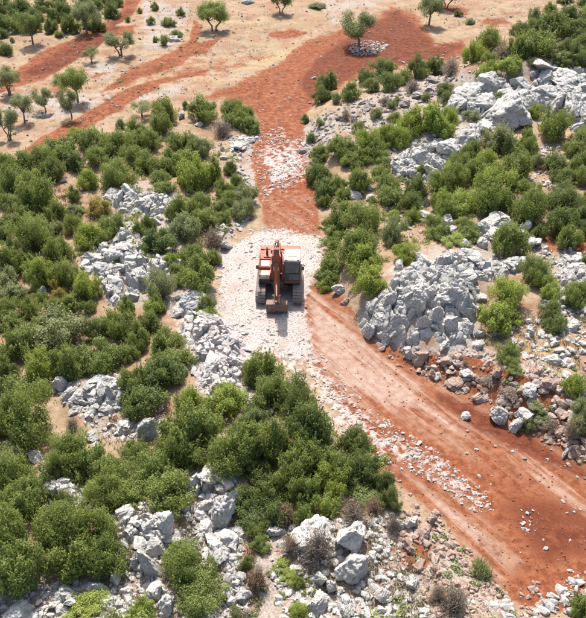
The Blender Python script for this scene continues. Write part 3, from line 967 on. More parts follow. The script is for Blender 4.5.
def fill(polys, n, rmin, rmax, seed, power=2.2, away=(), clump=.0):
    r = random.Random(seed)
    items = []
    tot = []
    for p in polys:
        a = np.array(p, float)
        tot.append(abs(sum(a[i][0] * a[i - 1][1] - a[i - 1][0] * a[i][1] for i in range(len(a)))) / 2)
    for p, t in zip(polys, tot):
        a = np.array(p, float)
        k = int(n * t / sum(tot))
        got = 0
        for _ in range(k * 8):
            if got >= k:
                break
            u, v = r.uniform(a[:, 0].min(), a[:, 0].max()), r.uniform(a[:, 1].min(), a[:, 1].max())
            items.append((u, v))
            got += 1
        idx = len(items) - got
        U = np.array([x[0] for x in items[idx:]])
        Vv = np.array([x[1] for x in items[idx:]])
        ok = poly_sd(U, Vv, p) > 0
        for q in away:
            ok &= poly_sd(U, Vv, q) < 0
        if clump:
            ok &= (fbm2(U, Vv, .09, 2, seed) + .5) > clump
        items = items[:idx] + [it for it, k_ in zip(items[idx:], ok) if k_]
    return [(u, v, rmin + (rmax - rmin) * r.random() ** power) for u, v in items]

EXC_KEEP = [[(254, 268), (305, 268), (307, 312), (253, 312)]]
TRACK_CLEAR = [[(306, 290), (316, 285), (340, 305), (400, 362), (440, 386), (480, 440), (480, 470), (440, 440), (390, 415), (350, 385), (318, 345)]]
GROWN = [(208, 256), (230, 240), (262, 224), (302, 230), (326, 238), (324, 264), (314, 282), (306, 300), (310, 330), (316, 356), (296, 366), (280, 356), (262, 354),
         (254, 404), (198, 398), (190, 372), (174, 326), (202, 312), (218, 300), (214, 270)]
stone_field('white_rubble', 'crushed white rubble spread under and around the orange excavator',
            fill([GROWN], 15000, .014, .075, 41, 2.6, EXC_KEEP + TRACK_CLEAR)
            + fill([GROWN], 1500, .06, .24, 55, 3.2, EXC_KEEP + TRACK_CLEAR, clump=.45), 'rubble', 1, 1, .7, .05)
stone_field('white_block_rubble', 'larger white broken blocks between the left bushes and the excavator shadow',
            fill([[(176, 322), (200, 316), (246, 326), (250, 380), (246, 402), (204, 396), (194, 372)]], 300, .07, .4, 42, 2.8), 'rubble', 2, 2, .65)
stone_field('track_gravel', 'pinkish white gravel on the red track beyond the excavator',
            fill(HALF_WHITE[2:3] + HALF_WHITE[4:5], 1300, .04, .16, 43, 2.8, clump=.34), 'rubble', 3, 1)
stone_field('track_edge_rubble', 'pale rubble ridge between the central bushes and the lower red track',
            fill([[(298, 338), (318, 350), (340, 376), (372, 410), (408, 434), (440, 452), (476, 486), (496, 512), (470, 512), (428, 480), (392, 466), (346, 444), (318, 416), (298, 376)]],
                 7500, .014, .17, 44, 3.8, clump=.25), 'pink', 4, 1, .7, .12)
stone_field('red_bank_rubble', 'rust stained stones covering the bank right of the lower track',
            fill([[(358, 330), (380, 342), (404, 348), (440, 350), (480, 350), (520, 362), (560, 380), (590, 400), (590, 470), (522, 428), (480, 404), (440, 387), (400, 366)]],
                 2300, .03, .40, 45, 3.4, clump=.36), 'rust', 5, 2, .75, .2)
stone_field('pale_bank_rubble', 'pale dusty stones mixed into the rusty bank right of the lower track',
            fill([[(358, 330), (380, 340), (404, 346), (440, 348), (480, 344), (530, 352), (590, 390), (590, 465), (522, 424), (480, 400), (440, 383), (400, 362)]], 1700, .03, .38, 56, 3.4, clump=.40), 'pink', 13, 2, .75, .2)
stone_field('red_stone_heap', 'reddish stones heaped between the bottom boulders and the lower track',
            fill([[(396, 512), (436, 512), (452, 540), (476, 566), (506, 594), (520, 625), (440, 625), (400, 560)]], 2000, .03, .30, 46, 3.4, clump=.33), 'rust', 6, 2, .75, .22)
stone_field('verge_stones', 'rusty stones spilling from the banks onto both verges of the lower track',
            fill([[(330, 312), (358, 338), (400, 372), (440, 394), (480, 412), (520, 438), (590, 484), (590, 464), (520, 420), (480, 398), (440, 380), (400, 360), (360, 326)],
                  [(440, 500), (452, 530), (480, 560), (510, 585), (545, 590), (590, 575), (590, 625), (510, 625), (470, 575), (436, 530)],
                  [(520, 585), (590, 570), (590, 625), (520, 625)], [(376, 455), (410, 485), (445, 515), (440, 530), (400, 505), (372, 475)]], 1500, .025, .2, 53, 3.0, clump=.38), 'rust', 11, 1)
stone_field('corner_stones', 'white and grey stones in the bottom right corner beside the lower track',
            fill([[(540, 600), (560, 585), (600, 565), (600, 640), (520, 640)], [(450, 600), (500, 600), (540, 625), (450, 630)]], 420, .05, .34, 54, 2.6), 'pale', 12, 2)
stone_field('grey_scree', 'small grey stones littering the ground between rocks at the bottom',
            fill([[(290, 520), (400, 512), (400, 560), (440, 625), (280, 625), (270, 560)], [(110, 440), (165, 440), (165, 400), (130, 400), (80, 425)],
                  [(120, 505), (190, 500), (240, 500), (250, 620), (100, 625), (120, 560)], [(-10, 590), (130, 580), (130, 625), (-10, 625)],
                  [(38, 466), (100, 500), (95, 515), (40, 500)]], 3400, .05, .26, 47, 2.6), 'pale', 7, 1)
stone_field('slope_scree', 'scattered pale stones on the dry slopes right of the track',
            fill([[(300, 156), (305, 125), (345, 104), (415, 80), (450, 70), (440, 100), (390, 120), (340, 150)], [(480, 330), (586, 300), (590, 400), (520, 362)],
                  [(540, 250), (600, 245), (600, 320), (540, 310)], [(330, 180), (440, 195), (430, 250), (330, 200)], [(530, 58), (600, 60), (600, 75), (540, 72)],
                  [(520, 150), (560, 140), (560, 190), (520, 185)], [(375, 118), (480, 115), (490, 185), (375, 185)], [(400, 60), (480, 55), (480, 80), (410, 90)]], 3000, .06, .34, 48, 2.8), 'pale', 8, 1)
stone_field('field_stones', 'small stones strewn over the tan and red fields at the top',
            fill([[(0, 40), (140, -5), (300, -5), (480, -5), (560, 20), (470, 60), (300, 110), (200, 95), (20, 150), (0, 150)]], 1900, .05, .22, 49, 3.4), 'dusty', 9, 1)
stone_field('earth_clods', 'crumbled red earth clods strewn over the lower track and its banks',
            fill([[(312, 292), (400, 366), (480, 405), (590, 474), (590, 600), (500, 596), (440, 522), (376, 468), (345, 420)]], 4200, .012, .085, 58, 3.6, clump=.42)
            + fill([[(380, 345), (440, 356), (530, 376), (590, 412), (590, 474), (480, 406), (400, 368)]], 1500, .02, .13, 59, 3.0), 'clod', 15, 1, .7, .15)
OUT_R = [(592, 40), (800, 30), (800, 560), (592, 470)]
OUT_L = [(-6, 160), (-220, 240), (-220, 760), (-6, 760)]
OUT_B = [(-6, 624), (500, 624), (560, 760), (-6, 760)]
stone_field('outlying_stones', 'grey stones scattered over the slopes that run on beyond the picture edges',
            fill([OUT_R, OUT_L, OUT_B], 2600, .08, .6, 57, 3.0, clump=.45), 'pale', 14, 1)
stone_field('red_track_stones', 'loose white stones dotted over the lower red track',
            fill([[(400, 440), (480, 420), (586, 475), (600, 560), (540, 590), (470, 555)]], 330, .03, .17, 50, 2.6, clump=.55)
            + fill([[(520, 508), (535, 512), (538, 535), (522, 535)], [(562, 502), (580, 505), (580, 516), (564, 514)], [(478, 490), (500, 504), (490, 512)],
                    [(440, 465), (468, 480), (464, 486), (445, 474)]], 90, .02, .13, 51, 2.2)
            + fill([[(260, 195), (318, 200), (320, 232), (268, 228)], [(258, 100), (300, 90), (304, 140), (260, 140)]], 180, .04, .13, 52, 2.4), 'rubble', 10, 1)

# ------------------------------------------------------------------ foliage
def leaf_material(name, dark, mid, light, trans=.28):
    m, nt, out = new_mat(name)
    n = N(nt)
    at = n.node('Attribute')
    at.attribute_name = 'leaf'
    inf = n.node('ObjectInfo').outputs['Random']
    c = n.ramp(at.outputs['Fac'], [(.0, dark), (.5, mid), (1.0, light)])
    c = n.mix(n.math('MULTIPLY', inf, .22), c, tuple(x * y for x, y in zip(mid, (.62, .66, .75))))
    hue = n.math('FRACT', n.math('MULTIPLY', inf, 7.31))
    c = n.mix(n.math('MULTIPLY', hue, .40), c, tuple(x * y for x, y in zip(mid, (1.32, 1.12, .95))))
    b = n.bsdf(c, .55, None, .35)
    t = n.node('BsdfTranslucent')
    tc = n.mix(.6, c, tuple(min(1, x * k) for x, k in zip(light, (1.15, 1.15, .8))))
    nt.links.new(tc, t.inputs[0])
    mx = n.node('MixShader')
    mx.inputs[0].default_value = trans
    nt.links.new(b, mx.inputs[1])
    nt.links.new(t.outputs[0], mx.inputs[2])
    nt.links.new(mx.outputs[0], out.inputs[0])
    return m

M['g'] = leaf_material('leaf_mid_green', (0.106, 0.140, 0.037), (0.180, 0.229, 0.060), (0.272, 0.318, 0.102), .40)
M['d'] = leaf_material('leaf_dark_green', (0.076, 0.110, 0.032), (0.132, 0.174, 0.052), (0.207, 0.250, 0.084), .38)
M['l'] = leaf_material('leaf_light_green', (0.144, 0.196, 0.037), (0.239, 0.305, 0.060), (0.339, 0.393, 0.102), .40)
M['y'] = leaf_material('leaf_grey_green', (0.147, 0.175, 0.080), (0.227, 0.261, 0.124), (0.324, 0.354, 0.183), .40)
M['b'] = leaf_material('leaf_dry_brown', (0.217, 0.145, 0.099), (0.327, 0.232, 0.163), (0.440, 0.328, 0.242))
M['o'] = leaf_material('leaf_yellow_tinged', (0.169, 0.168, 0.048), (0.304, 0.266, 0.071), (0.433, 0.336, 0.110), .40)
M['olive'] = leaf_material('leaf_olive', (0.119, 0.144, 0.067), (0.189, 0.220, 0.106), (0.280, 0.307, 0.163), .40)

def bark_material(name, a, b):
    m, nt, out = new_mat(name)
    n = N(nt)
    pos = n.node('NewGeometry').outputs['Position']
    c = n.ramp(n.noise(pos, 9, 4), [(.3, a), (.7, b)])
    nt.links.new(n.bsdf(c, .9, n.bump(n.noise(pos, 25, 3), .6, .03), .1), out.inputs[0])
    return m
M['bark'] = bark_material('shrub_bark', (.11, .085, .065), (.24, .20, .16))
M['twig'] = bark_material('dry_twig', (.20, .17, .145), (.33, .295, .255))
M['redtwig'] = bark_material('brown_twig', (.15, .09, .07), (.27, .185, .15))

def leaf_quads(C, Dn, size, r, elong=1.9):
    n = len(C)
    nv = Dn + r.normal(size=(n, 3)) * .75
    nv[:, 2] += .45
    nv /= np.linalg.norm(nv, axis=1, keepdims=True)
    t = np.cross(nv, r.normal(size=(n, 3)))
    t /= np.linalg.norm(t, axis=1, keepdims=True) + 1e-9
    b = np.cross(nv, t)
    s = size * r.uniform(.6, 1.35, (n, 1))
    k = s / elong
    fold = nv * s * .12
    V = np.stack([C - t * s + fold * 0, C + b * k + fold, C + t * s, C - b * k + fold], 1).reshape(-1, 3)
    F = np.arange(n * 4).reshape(n, 4)
    return V, F

def leaf_mesh(name, V, F, val):
    me = np_mesh(name, V, F, False)
    a = me.attributes.new('leaf', 'FLOAT', 'POINT')
    a.data.foreach_set('value', np.repeat(val, 4).astype(np.float32))
    return me

def shrub_crown(seed, nl=26, nleaf=9000, size=.034, spread=1.0):
    """unit shrub: half width 1, height 1"""
    r = np.random.default_rng(seed)
    cs, rs = [], []
    for k in range(nl):
        az = r.uniform(0, 6.283)
        el = math.asin(r.uniform(0.0, 1.0))
        q = r.uniform(.45, .98) if k > 3 else r.uniform(0, .3)
        cs.append((math.cos(az) * math.cos(el) * q * spread, math.sin(az) * math.cos(el) * q * spread, .16 + math.sin(el) * q * .95 * r.uniform(.75, 1.12)))
        rs.append(r.uniform(.12, .34))
    cs, rs = np.array(cs), np.array(rs)
    lt = r.uniform(.2, .8, nl)
    pk = r.choice(nl, nleaf, p=rs ** 1.8 / (rs ** 1.8).sum())
    d = r.normal(size=(nleaf, 3))
    d /= np.linalg.norm(d, axis=1, keepdims=True)
    rad = rs[pk][:, None] * (r.uniform(.15, 1.0, (nleaf, 1)) ** .42) * 1.05 * (1 + .25 * (noise3(d * 2.2 + pk[:, None] * 7.1, seed)[:, None] - .5) * 2)
    strag = r.random((nleaf, 1)) < .11
    rad = np.where(strag, rad * r.uniform(1.0, 1.7, (nleaf, 1)), rad)
    C = cs[pk] + d * rad
    # loose sprigs that break the outline
    ns, nk = 70, 24
    ps = r.choice(nl, ns)
    az = r.normal(size=(ns, 3))
    az /= np.linalg.norm(az, axis=1, keepdims=True)
    az[:, 2] = np.abs(az[:, 2]) + .25
    base_ = cs[ps] + az * rs[ps][:, None] * .8
    tt = r.uniform(0, 1, (ns, nk, 1))
    ln = r.uniform(.10, .34, (ns, 1, 1))
    SP = (base_[:, None, :] + az[:, None, :] * tt * ln + r.normal(size=(ns, nk, 3)) * .022 * (1.3 - tt)).reshape(-1, 3)
    C = np.concatenate([C, SP])
    d = np.concatenate([d, np.repeat(az, nk, 0)])
    pk = np.concatenate([pk, np.repeat(ps, nk)])
    ok = C[:, 2] > .02
    C, d, pk = C[ok], d[ok], pk[ok]
    sc = np.percentile(np.hypot(C[:, 0], C[:, 1]), 98.5)
    zt = np.percentile(C[:, 2], 99.3)
    C = C / np.array([sc, sc, zt])
    V, F = leaf_quads(C, d, size, r)
    val = np.clip(lt[pk] + r.normal(size=len(C)) * .2, 0, 1)
    return leaf_mesh('foliage', V, F, val), cs / np.array([sc, sc, zt])

def tube(VS, FS, pts, radii, ns=5):
    base = sum(len(v) for v in VS)
    pts = [np.array(p, float) for p in pts]
    V = []
    for i, p in enumerate(pts):
        t = pts[min(i + 1, len(pts) - 1)] - pts[max(i - 1, 0)]
        t = t / (np.linalg.norm(t) + 1e-9)
        a = np.cross(t, (0.31, .92, .2))
        a /= np.linalg.norm(a) + 1e-9
        b = np.cross(t, a)
        for k in range(ns):
            w = 2 * math.pi * k / ns
            V.append(p + (a * math.cos(w) + b * math.sin(w)) * radii[i])
    VS.append(np.array(V))
    for i in range(len(pts) - 1):
        for k in range(ns):
            FS.append((base + i * ns + k, base + i * ns + (k + 1) % ns, base + (i + 1) * ns + (k + 1) % ns, base + (i + 1) * ns + k))

def shrub_stems(seed, cs):
    r = np.random.default_rng(seed)
    VS, FS = [], []
    for k in range(min(9, len(cs))):
        e = cs[-1 - k]
        s = r.uniform(-.12, .12, 2)
        mid = (s[0] + e[0] * .45 + r.uniform(-.1, .1), s[1] + e[1] * .45 + r.uniform(-.1, .1), e[2] * .6)
        tube(VS, FS, [(s[0], s[1], -.12), mid, tuple(e)], [.045, .03, .012])
    return np_mesh('stem', np.concatenate(VS), np.array(FS), True)

SHRUBS = []
for k in range(14):
    me, cs = shrub_crown(40 + k, 30 + 4 * (k % 5), (11000, 15000, 18000)[k % 3], (.036, .030, .026)[k % 3])
    me.materials.append(M['g'])
    sm = shrub_stems(80 + k, cs)
    sm.materials.append(M['bark'])
    SHRUBS.append((me, sm))

def dry_bush(seed, col, leaves=500, ntw=150):
    r = np.random.default_rng(seed)
    VS, FS = [], []
    tips = []
    for k in range(ntw):
        az, el = r.uniform(0, 6.283), math.radians(r.uniform(12, 85))
        q = r.uniform(.6, 1.05)
        e = np.array([math.cos(az) * math.cos(el), math.sin(az) * math.cos(el), math.sin(el)]) * q
        m = e * .5 + r.uniform(-.12, .12, 3)
        tube(VS, FS, [r.uniform(-.1, .1, 3) * (1, 1, 0), m, e], [.016, .011, .004], 3)
        for _ in range(3):
            s = m + (e - m) * r.uniform(0, .8)
            t = s + r.normal(size=3) * .2
            t[2] = max(t[2], .03)
            tube(VS, FS, [s, t], [.008, .003], 3)
            tips.append(t)
    st = np_mesh('twigs', np.concatenate(VS), np.array(FS), True)
    st.materials.append(M[col])
    T = np.array(tips)
    C = T[r.integers(len(T), size=leaves)] + r.normal(size=(leaves, 3)) * .05
    C[:, 2] = np.maximum(C[:, 2], .02)
    V, F = leaf_quads(C, r.normal(size=C.shape), .035, r)
    lm = leaf_mesh('dry_leaves', V, F, r.random(leaves))
    lm.materials.append(M['b'])
    return lm, st
DRY = [dry_bush(5, 'twig', 700), dry_bush(6, 'twig', 1800), dry_bush(7, 'redtwig', 3000)]

# every shrub in view: (u centre, v top, v bottom, width px, tone). g mid, d dark, l light, y grey green, o yellow tinged, b dry twigs
S = """
5 14 32 20 d|20 -2 18 30 d|45 -4 13 24 d|62 1 23 28 d|72 14 34 22 d|52 18 34 18 d|95 -4 10 20 d|112 2 19 20 d|20 14 33 26 g|118 -3 8 14 d|60 31 38 10 g|75 30 35 8 d|6 42 56 18 d|34 18 34 18 d|82 -4 10 18 d|5 -3 14 24 d
128 16 22 6 g|140 7 14 6 g|13 32 43 6 y|155 2 11 11 g|151 16 25 11 g|169 17 27 15 g|181 7 16 10 g|177 30 38 14 g|165 35 46 11 g|156 36 43 7 l
165 97 126 27 g|186 94 109 8 d|204 95 124 35 g|234 98 128 26 g|248 104 135 24 g|223 118 140 26 b|160 112 137 26 g|153 128 152 26 g|176 132 152 22 g|190 126 150 18 y|205 138 158 20 y
60 137 160 40 g|95 127 155 36 g|120 130 158 34 g|138 118 148 24 g|25 150 172 30 g|8 152 176 26 g|45 145 172 30 g|75 150 172 28 d|100 145 168 30 g|135 145 170 30 g|122 118 130 12 y
118 158 190 42 g|75 163 203 15 d|14 165 195 32 g|38 172 214 40 g|55 158 184 28 d|10 180 212 28 g|58 200 224 24 g|90 224 250 32 l|100 198 218 26 o|112 214 238 30 g|7 214 242 24 d|36 214 256 46 g|60 236 264 30 g|28 202 224 30 g|76 214 236 24 g|12 246 276 28 g|46 256 292 34 l|70 260 290 30 g|90 272 302 28 l|60 276 302 20 o|12 268 304 30 y|72 294 316 28 g|10 298 324 30 g|32 298 320 24 g|104 230 246 20 g|140 214 236 16 g|30 250 278 24 g
150 152 176 30 g|172 150 176 32 g|194 156 192 38 l|164 170 196 24 g|186 150 172 34 g|212 158 186 30 g|226 178 210 24 g|245 184 222 28 y|202 192 232 32 g|178 196 224 26 g|187 214 246 36 y|160 228 258 38 d|150 210 234 18 d|192 244 268 32 g|200 258 296 44 g|162 270 304 34 y|156 296 318 28 l|208 294 314 20 g|214 228 252 26 b|230 161 176 15 d|222 200 226 20 g|236 170 190 16 g|128 296 318 22 g|196 138 158 24 g
322 163 202 30 d|340 175 204 20 g|357 168 196 28 g|352 152 170 26 g|381 156 178 20 g|388 172 208 31 g|411 176 216 26 d|345 200 230 34 g|362 202 238 46 g|334 214 242 24 g|393 217 247 30 y|356 230 268 42 g|405 242 264 30 l|366 244 300 40 l|331 252 288 32 g|327 270 292 20 l|434 214 242 24 g|438 170 198 32 g|420 160 178 14 g|432 228 236 12 l|372 196 206 12 g
450 162 192 32 g|472 158 188 32 g|492 164 202 42 l|464 188 216 42 l|490 182 218 38 g|440 190 214 26 l|524 188 228 40 g|560 184 216 40 d|560 206 238 36 d|582 204 240 22 d|566 225 252 28 g|558 154 186 28 d|580 152 188 24 g|539 180 191 6 g|466 216 242 24 g|455 234 248 30 l|442 221 238 14 g|504 222 262 42 g|539 225 240 16 d|499 278 336 44 l|532 256 286 34 g|546 272 304 28 l|575 280 306 26 g|552 300 314 14 g|515 150 182 34 g|508 196 214 22 l|535 150 170 16 y|586 250 268 14 g
318 2 10 20 y|368 69 93 20 d|386 58 92 30 d|402 64 86 16 g|418 54 80 26 d|435 56 76 20 d|350 82 102 24 g|325 72 104 25 d|305 86 124 9 d|412 78 94 22 b|410 108 138 34 l|430 102 138 36 l|366 128 158 30 l|340 136 160 30 g|391 100 110 11 y|394 112 124 16 g|386 124 148 24 l|320 145 164 26 g|365 148 166 24 g|450 56 78 26 b|336 92 104 12 y|320 118 128 10 y
458 10 17 10 d|470 18 25 11 y|534 3 26 17 y|550 2 14 15 g|473 40 64 24 l|490 27 54 32 g|535 30 60 46 g|550 12 40 34 d|572 5 40 30 d|582 34 72 28 d|565 38 70 28 d|518 34 60 28 g|486 62 86 24 l|508 55 82 32 l|502 42 62 28 b|559 60 71 15 g|573 60 73 9 d|532 59 70 12 d|549 73 86 23 y|498 92 104 14 g|483 92 102 10 g|446 82 106 22 d|445 107 140 24 l|470 110 123 20 y|553 109 143 35 g|535 104 119 16 l|496 124 156 38 y|526 128 148 20 g|577 128 158 26 g|584 -4 8 16 d|528 138 158 20 g|510 140 160 20 g|563 -4 4 20 d
15 312 336 34 g|66 312 354 58 y|120 310 344 36 g|102 340 375 50 g|70 344 382 40 g|45 348 388 38 l|12 352 402 28 d|20 330 364 38 g|34 386 452 70 g|76 432 474 48 g|138 368 422 34 g|15 442 468 34 y|140 322 352 30 g|74 416 433 18 b|172 328 380 42 g|155 356 418 50 d|40 318 345 36 g|150 312 334 26 d|24 378 398 20 y|100 316 342 30 d
207 306 322 26 l|268 350 414 46 g|196 402 464 66 g|226 384 424 52 l|190 386 422 34 l|242 422 476 52 g|268 418 470 50 g|172 432 474 42 g|302 370 456 48 d|318 424 476 40 g|358 428 484 40 d|222 440 486 50 g|300 440 490 48 g|334 450 490 40 g|255 366 390 24 d
26 452 522 52 g|10 472 510 28 l|104 446 514 50 g|128 460 510 42 g|22 504 604 62 g|74 498 588 62 g|106 508 582 46 g|66 488 524 24 y|88 602 624 50 l|146 598 622 28 l|166 448 516 54 g|196 538 618 60 g|246 488 534 36 d|270 474 528 40 d|290 462 504 40 g|258 522 554 22 g|286 502 528 28 b|258 548 594 28 b|284 558 584 22 l|246 540 572 16 d|236 606 622 16 y|290 528 560 26 b
304 474 512 36 g|326 492 518 32 l|332 462 500 42 l|386 464 512 26 d|358 468 506 34 g|373 497 517 22 b|352 498 528 34 b|316 522 572 46 b|297 564 592 16 g|298 603 622 22 l|392 514 536 22 b|436 570 606 24 b|450 580 620 40 b|578 592 622 30 g|60 448 482 36 g|-12 470 560 40 g|-10 380 440 30 g|140 440 476 30 g
346 110 122 14 b|376 108 120 14 y|398 96 106 12 y|358 120 134 16 y|312 132 144 12 y|384 96 106 12 b|425 92 102 10 y|470 140 162 24 g|456 152 172 26 g|400 126 150 26 l|378 138 160 26 g|484 148 170 24 l|350 140 160 22 g|414 190 206 16 g|444 200 222 22 g|550 302 334 25 d|505 341 362 28 g|512 357 378 19 g|570 374 398 25 l|577 398 440 26 y|508 384 406 30 b|487 376 392 26 b|548 418 436 20 b|568 420 446 22 b|538 400 428 22 y|524 418 434 16 y|464 360 370 10 b|570 286 312 30 g
"""
SH = []
for blk in S.strip().replace('\n', '|').split('|'):
    u, t, b, w, c = blk.split()
    u, t, b, w = float(u), float(t), float(b), float(w)
    h = b - t
    if h > 1.08 * w and w > 18 and c != 'b':            # a tall outline is two shrubs, one growing in front of the other
        k = .1 * w * (1 if int(u) % 2 else -1)
        SH.append((u + k, t, t + .62 * h, w * .96, c))
        SH.append((u - k, b - .60 * h, b, w, c))
    else:
        SH.append((u, t, b, w, c))

# the thickets close up: smaller shrubs in what gaps remain between those above
_fr = random.Random(77)
for poly, sizes, tones in (
        ([(0, 158), (60, 138), (140, 118), (235, 160), (225, 190), (190, 176), (100, 176), (90, 200), (76, 225), (85, 235), (70, 255), (95, 310), (0, 318)], (17, 26), 'ggggyld'),
        ([(0, 318), (100, 312), (150, 318), (150, 345), (120, 372), (58, 372), (45, 400), (0, 450)], (22, 32), 'gggyl'),
        ([(160, 230), (215, 215), (215, 290), (180, 285), (160, 260)], (16, 24), 'gggl'),
        ([(170, 400), (250, 390), (300, 400), (395, 470), (385, 510), (250, 525), (240, 480), (180, 460)], (26, 38), 'ggdg'),
        ([(310, 165), (440, 180), (590, 150), (590, 240), (540, 235), (480, 212), (420, 215), (340, 255), (325, 240)], (16, 26), 'gggld'),
        ([(470, 60), (540, 10), (590, 0), (590, 66), (520, 62), (490, 76)], (16, 24), 'dggl'),
        ([(0, 0), (120, 0), (95, 30), (0, 34)], (14, 20), 'ddg')):
    a = np.array(poly, float)
    for _ in range(900):
        u, v = _fr.uniform(a[:, 0].min(), a[:, 0].max()), _fr.uniform(a[:, 1].min(), a[:, 1].max())
        w = _fr.uniform(*sizes)
        if not inside(u, v, poly):
            continue
        if any(abs(u - x) < .31 * (w + q) and abs(v - (t + b) / 2) < .31 * (w * .8 + b - t) for x, t, b, q, _c in SH):
            continue
        h = w * _fr.uniform(.7, .95)
        SH.append((u, v - h / 2, v + h / 2, w, _fr.choice(tones)))
print('shrubs', len(SH))

ZONES = [  # first outline that holds the shrub's middle names where it grows
    ('in the wood at the top left', lambda u, v: u < 125 and v < 52),
    ('near the left edge below the top left wood', lambda u, v: u < 125 and v < 62),
    ('left of the two-trunked olive tree', lambda u, v: u < 192 and v < 55),
    ('at the top edge beside the lone olive', lambda u, v: 290 < u < 330 and v < 20),
    ('at the head of the left thicket', lambda u, v: 142 < u < 270 and 90 < v < 150),
    ('on the far rim of the left thicket', lambda u, v: u <= 145 and v < 166),
    ('left of the farther grey outcrop', lambda u, v: u < 100 and v < 216),
    ('between the farther outcrop and the red track', lambda u, v: u < 262 and v < 216),
    ('left of the nearer jagged outcrop, upper part', lambda u, v: u < 120 and v < 250),
    ('left of the nearer jagged outcrop, lower part', lambda u, v: u < 120 and v < 312),
    ('between the nearer outcrop and the white rubble', lambda u, v: u < 240 and v < 318),
    ('above the broken rock pile at mid left', lambda u, v: u < 122 and v < 372),
    ('left of the white boulder strip', lambda u, v: 122 <= u < 186 and v < 400),
    ('at the left edge beside the broken rock pile', lambda u, v: u < 60 and v < 462),
    ('just below the broken rock pile', lambda u, v: u < 100 and v < 462),
    ('in the central thicket, left half', lambda u, v: 150 < u < 250 and 380 < v < 470),
    ('in the central thicket below the excavator', lambda u, v: 250 <= u < 400 and 340 < v < 475),
    ('in the near part of the central thicket', lambda u, v: 250 <= u < 402 and 475 <= v < 512),
    ('in the lower left thicket, upper part', lambda u, v: u < 190 and v < 500),
    ('in the lower left thicket, lower part', lambda u, v: u < 130 and v < 600),
    ('along the bottom edge, left half', lambda u, v: u < 240 and v > 560),
    ('between pale rib and bottom boulders', lambda u, v: u < 306 and v > 490),
    ('around the two large bottom boulders', lambda u, v: u < 400 and v > 500),
    ('at the bottom edge by the lower track', lambda u, v: v > 540),
    ('between the red field and the stony slope', lambda u, v: 295 < u < 444 and v < 100),
    ('on the stony slope below the red field', lambda u, v: 295 < u < 456 and v < 168),
    ('in the upper right wood', lambda u, v: v < 62),
    ('on the edge of the upper right wood', lambda u, v: v < 90),
    ('among the upper right crags', lambda u, v: v < 160),
    ('right of the red track above the excavator', lambda u, v: u < 398 and v < 216),
    ('between the red track and the tall outcrop', lambda u, v: u < 422 and v < 300),
    ('in the green belt left of the arched rib', lambda u, v: u < 455 and v < 250),
    ('in the green belt above the arched rib', lambda u, v: u < 542 and v < 212),
    ('in the green belt at the right edge', lambda u, v: u >= 542 and v < 255),
    ('around the arched rib', lambda u, v: u < 542 and v < 262),
    ('right of the tall outcrop', lambda u, v: v < 322),
    ('on the dry bank right of the tall outcrop', lambda u, v: v < 400),
    ('on the stony bank by the lower track', lambda u, v: True),
]
TONE = {'g': 'mid green', 'd': 'dark green', 'l': 'light green', 'y': 'grey green', 'o': 'yellow tinged', 'b': 'dry brown'}
ORD = ['', 'second', 'third', 'fourth', 'fifth', 'sixth', 'seventh', 'eighth', 'ninth', 'tenth', 'eleventh', 'twelfth', 'thirteenth', 'fourteenth', 'fifteenth', 'sixteenth', 'seventeenth', 'eighteenth', 'nineteenth', 'twentieth']
cells = {}
for i, (u, t, b, w, c) in enumerate(SH):
    for z, (ph, f) in enumerate(ZONES):
        if f(u, (t + b) / 2):
            cells.setdefault((z, c), []).append(i)
            break
SLAB = {}
for (z, c), ids in cells.items():
    ids.sort(key=lambda i: SH[i][0])
    n = len(ids)
    for k, i in enumerate(ids):
        kind = TONE[c] + (' bush ' if c == 'b' else ' shrub ')
        base = kind + ZONES[z][0]
        if n == 1:
            lab = 'only ' + base
        elif k == 0:
            lab = 'leftmost ' + base
        elif k == n - 1:
            lab = 'rightmost ' + base
        else:
            lab = ORD[k] + ' ' + kind + 'from the left ' + ZONES[z][0]
        SLAB[i] = lab

FEET = hits([(u, b) for u, t, b, w, c in SH])
_n = FEET[:, :2] / np.linalg.norm(FEET[:, :2], axis=1, keepdims=True)
_r = np.array([s[3] for s in SH]) * ((FEET - CAMP) @ FWD) / FPX / 2
MIDS = FEET.copy()
MIDS[:, :2] += _n * _r[:, None] * .72
MIDS[:, 2] = height(MIDS[:, 0], MIDS[:, 1])

def place_dome(P2, t, w):
    """half width and height in metres of a rounded bush seen with this outline"""
    s, sn, cs = mpp(P2)
    R = w * s / 2
    # top of the outline: look for the height whose silhouette reaches row t
    lo, hi = .45 * R, 1.9 * R
    for _ in range(18):
        H = (lo + hi) / 2
        a = np.linspace(-.2, 1.5, 24)
        fw = np.array([P2[0], P2[1], 0]) / math.hypot(P2[0], P2[1])
        Q = P2 + fw * (R * .9 * np.cos(a))[:, None] + np.array([0, 0, 1]) * (H * np.sin(a))[:, None]
        _, vv = project(Q)
        if vv.min() > t:
            lo = H
        else:
            hi = H
    return P2, R, H

for i, (u, t, b, w, c) in enumerate(SH):
    rng = random.Random(9000 + i)
    P, R, H = place_dome(MIDS[i], t, w)
    R *= 1.02
    root = empty('dry_bush' if c == 'b' else 'shrub', P, rng.uniform(0, 6.283))
    tag(root, SLAB[i], 'bush', 'dry twiggy bushes' if c == 'b' else 'green shrubs on the slopes')
    if c == 'b':
        a, st = DRY[2] if (u, t) in ((258, 548), (286, 502), (373, 497)) else rng.choice(DRY[:2])
        parts = (('dry_leaves', a, None), ('twigs', st, None))
    else:
        a, st = rng.choice(SHRUBS)
        parts = (('foliage', a, M[c]), ('stem', st, None))
    for nm, me, mt in parts:
        o = bpy.data.objects.new(nm, me)
        COL.objects.link(o)
        o.parent = root
        o.scale = (R, R * rng.uniform(.9, 1.05), H)
        if mt:
            o.material_slots[0].link = 'OBJECT'
            o.material_slots[0].material = mt

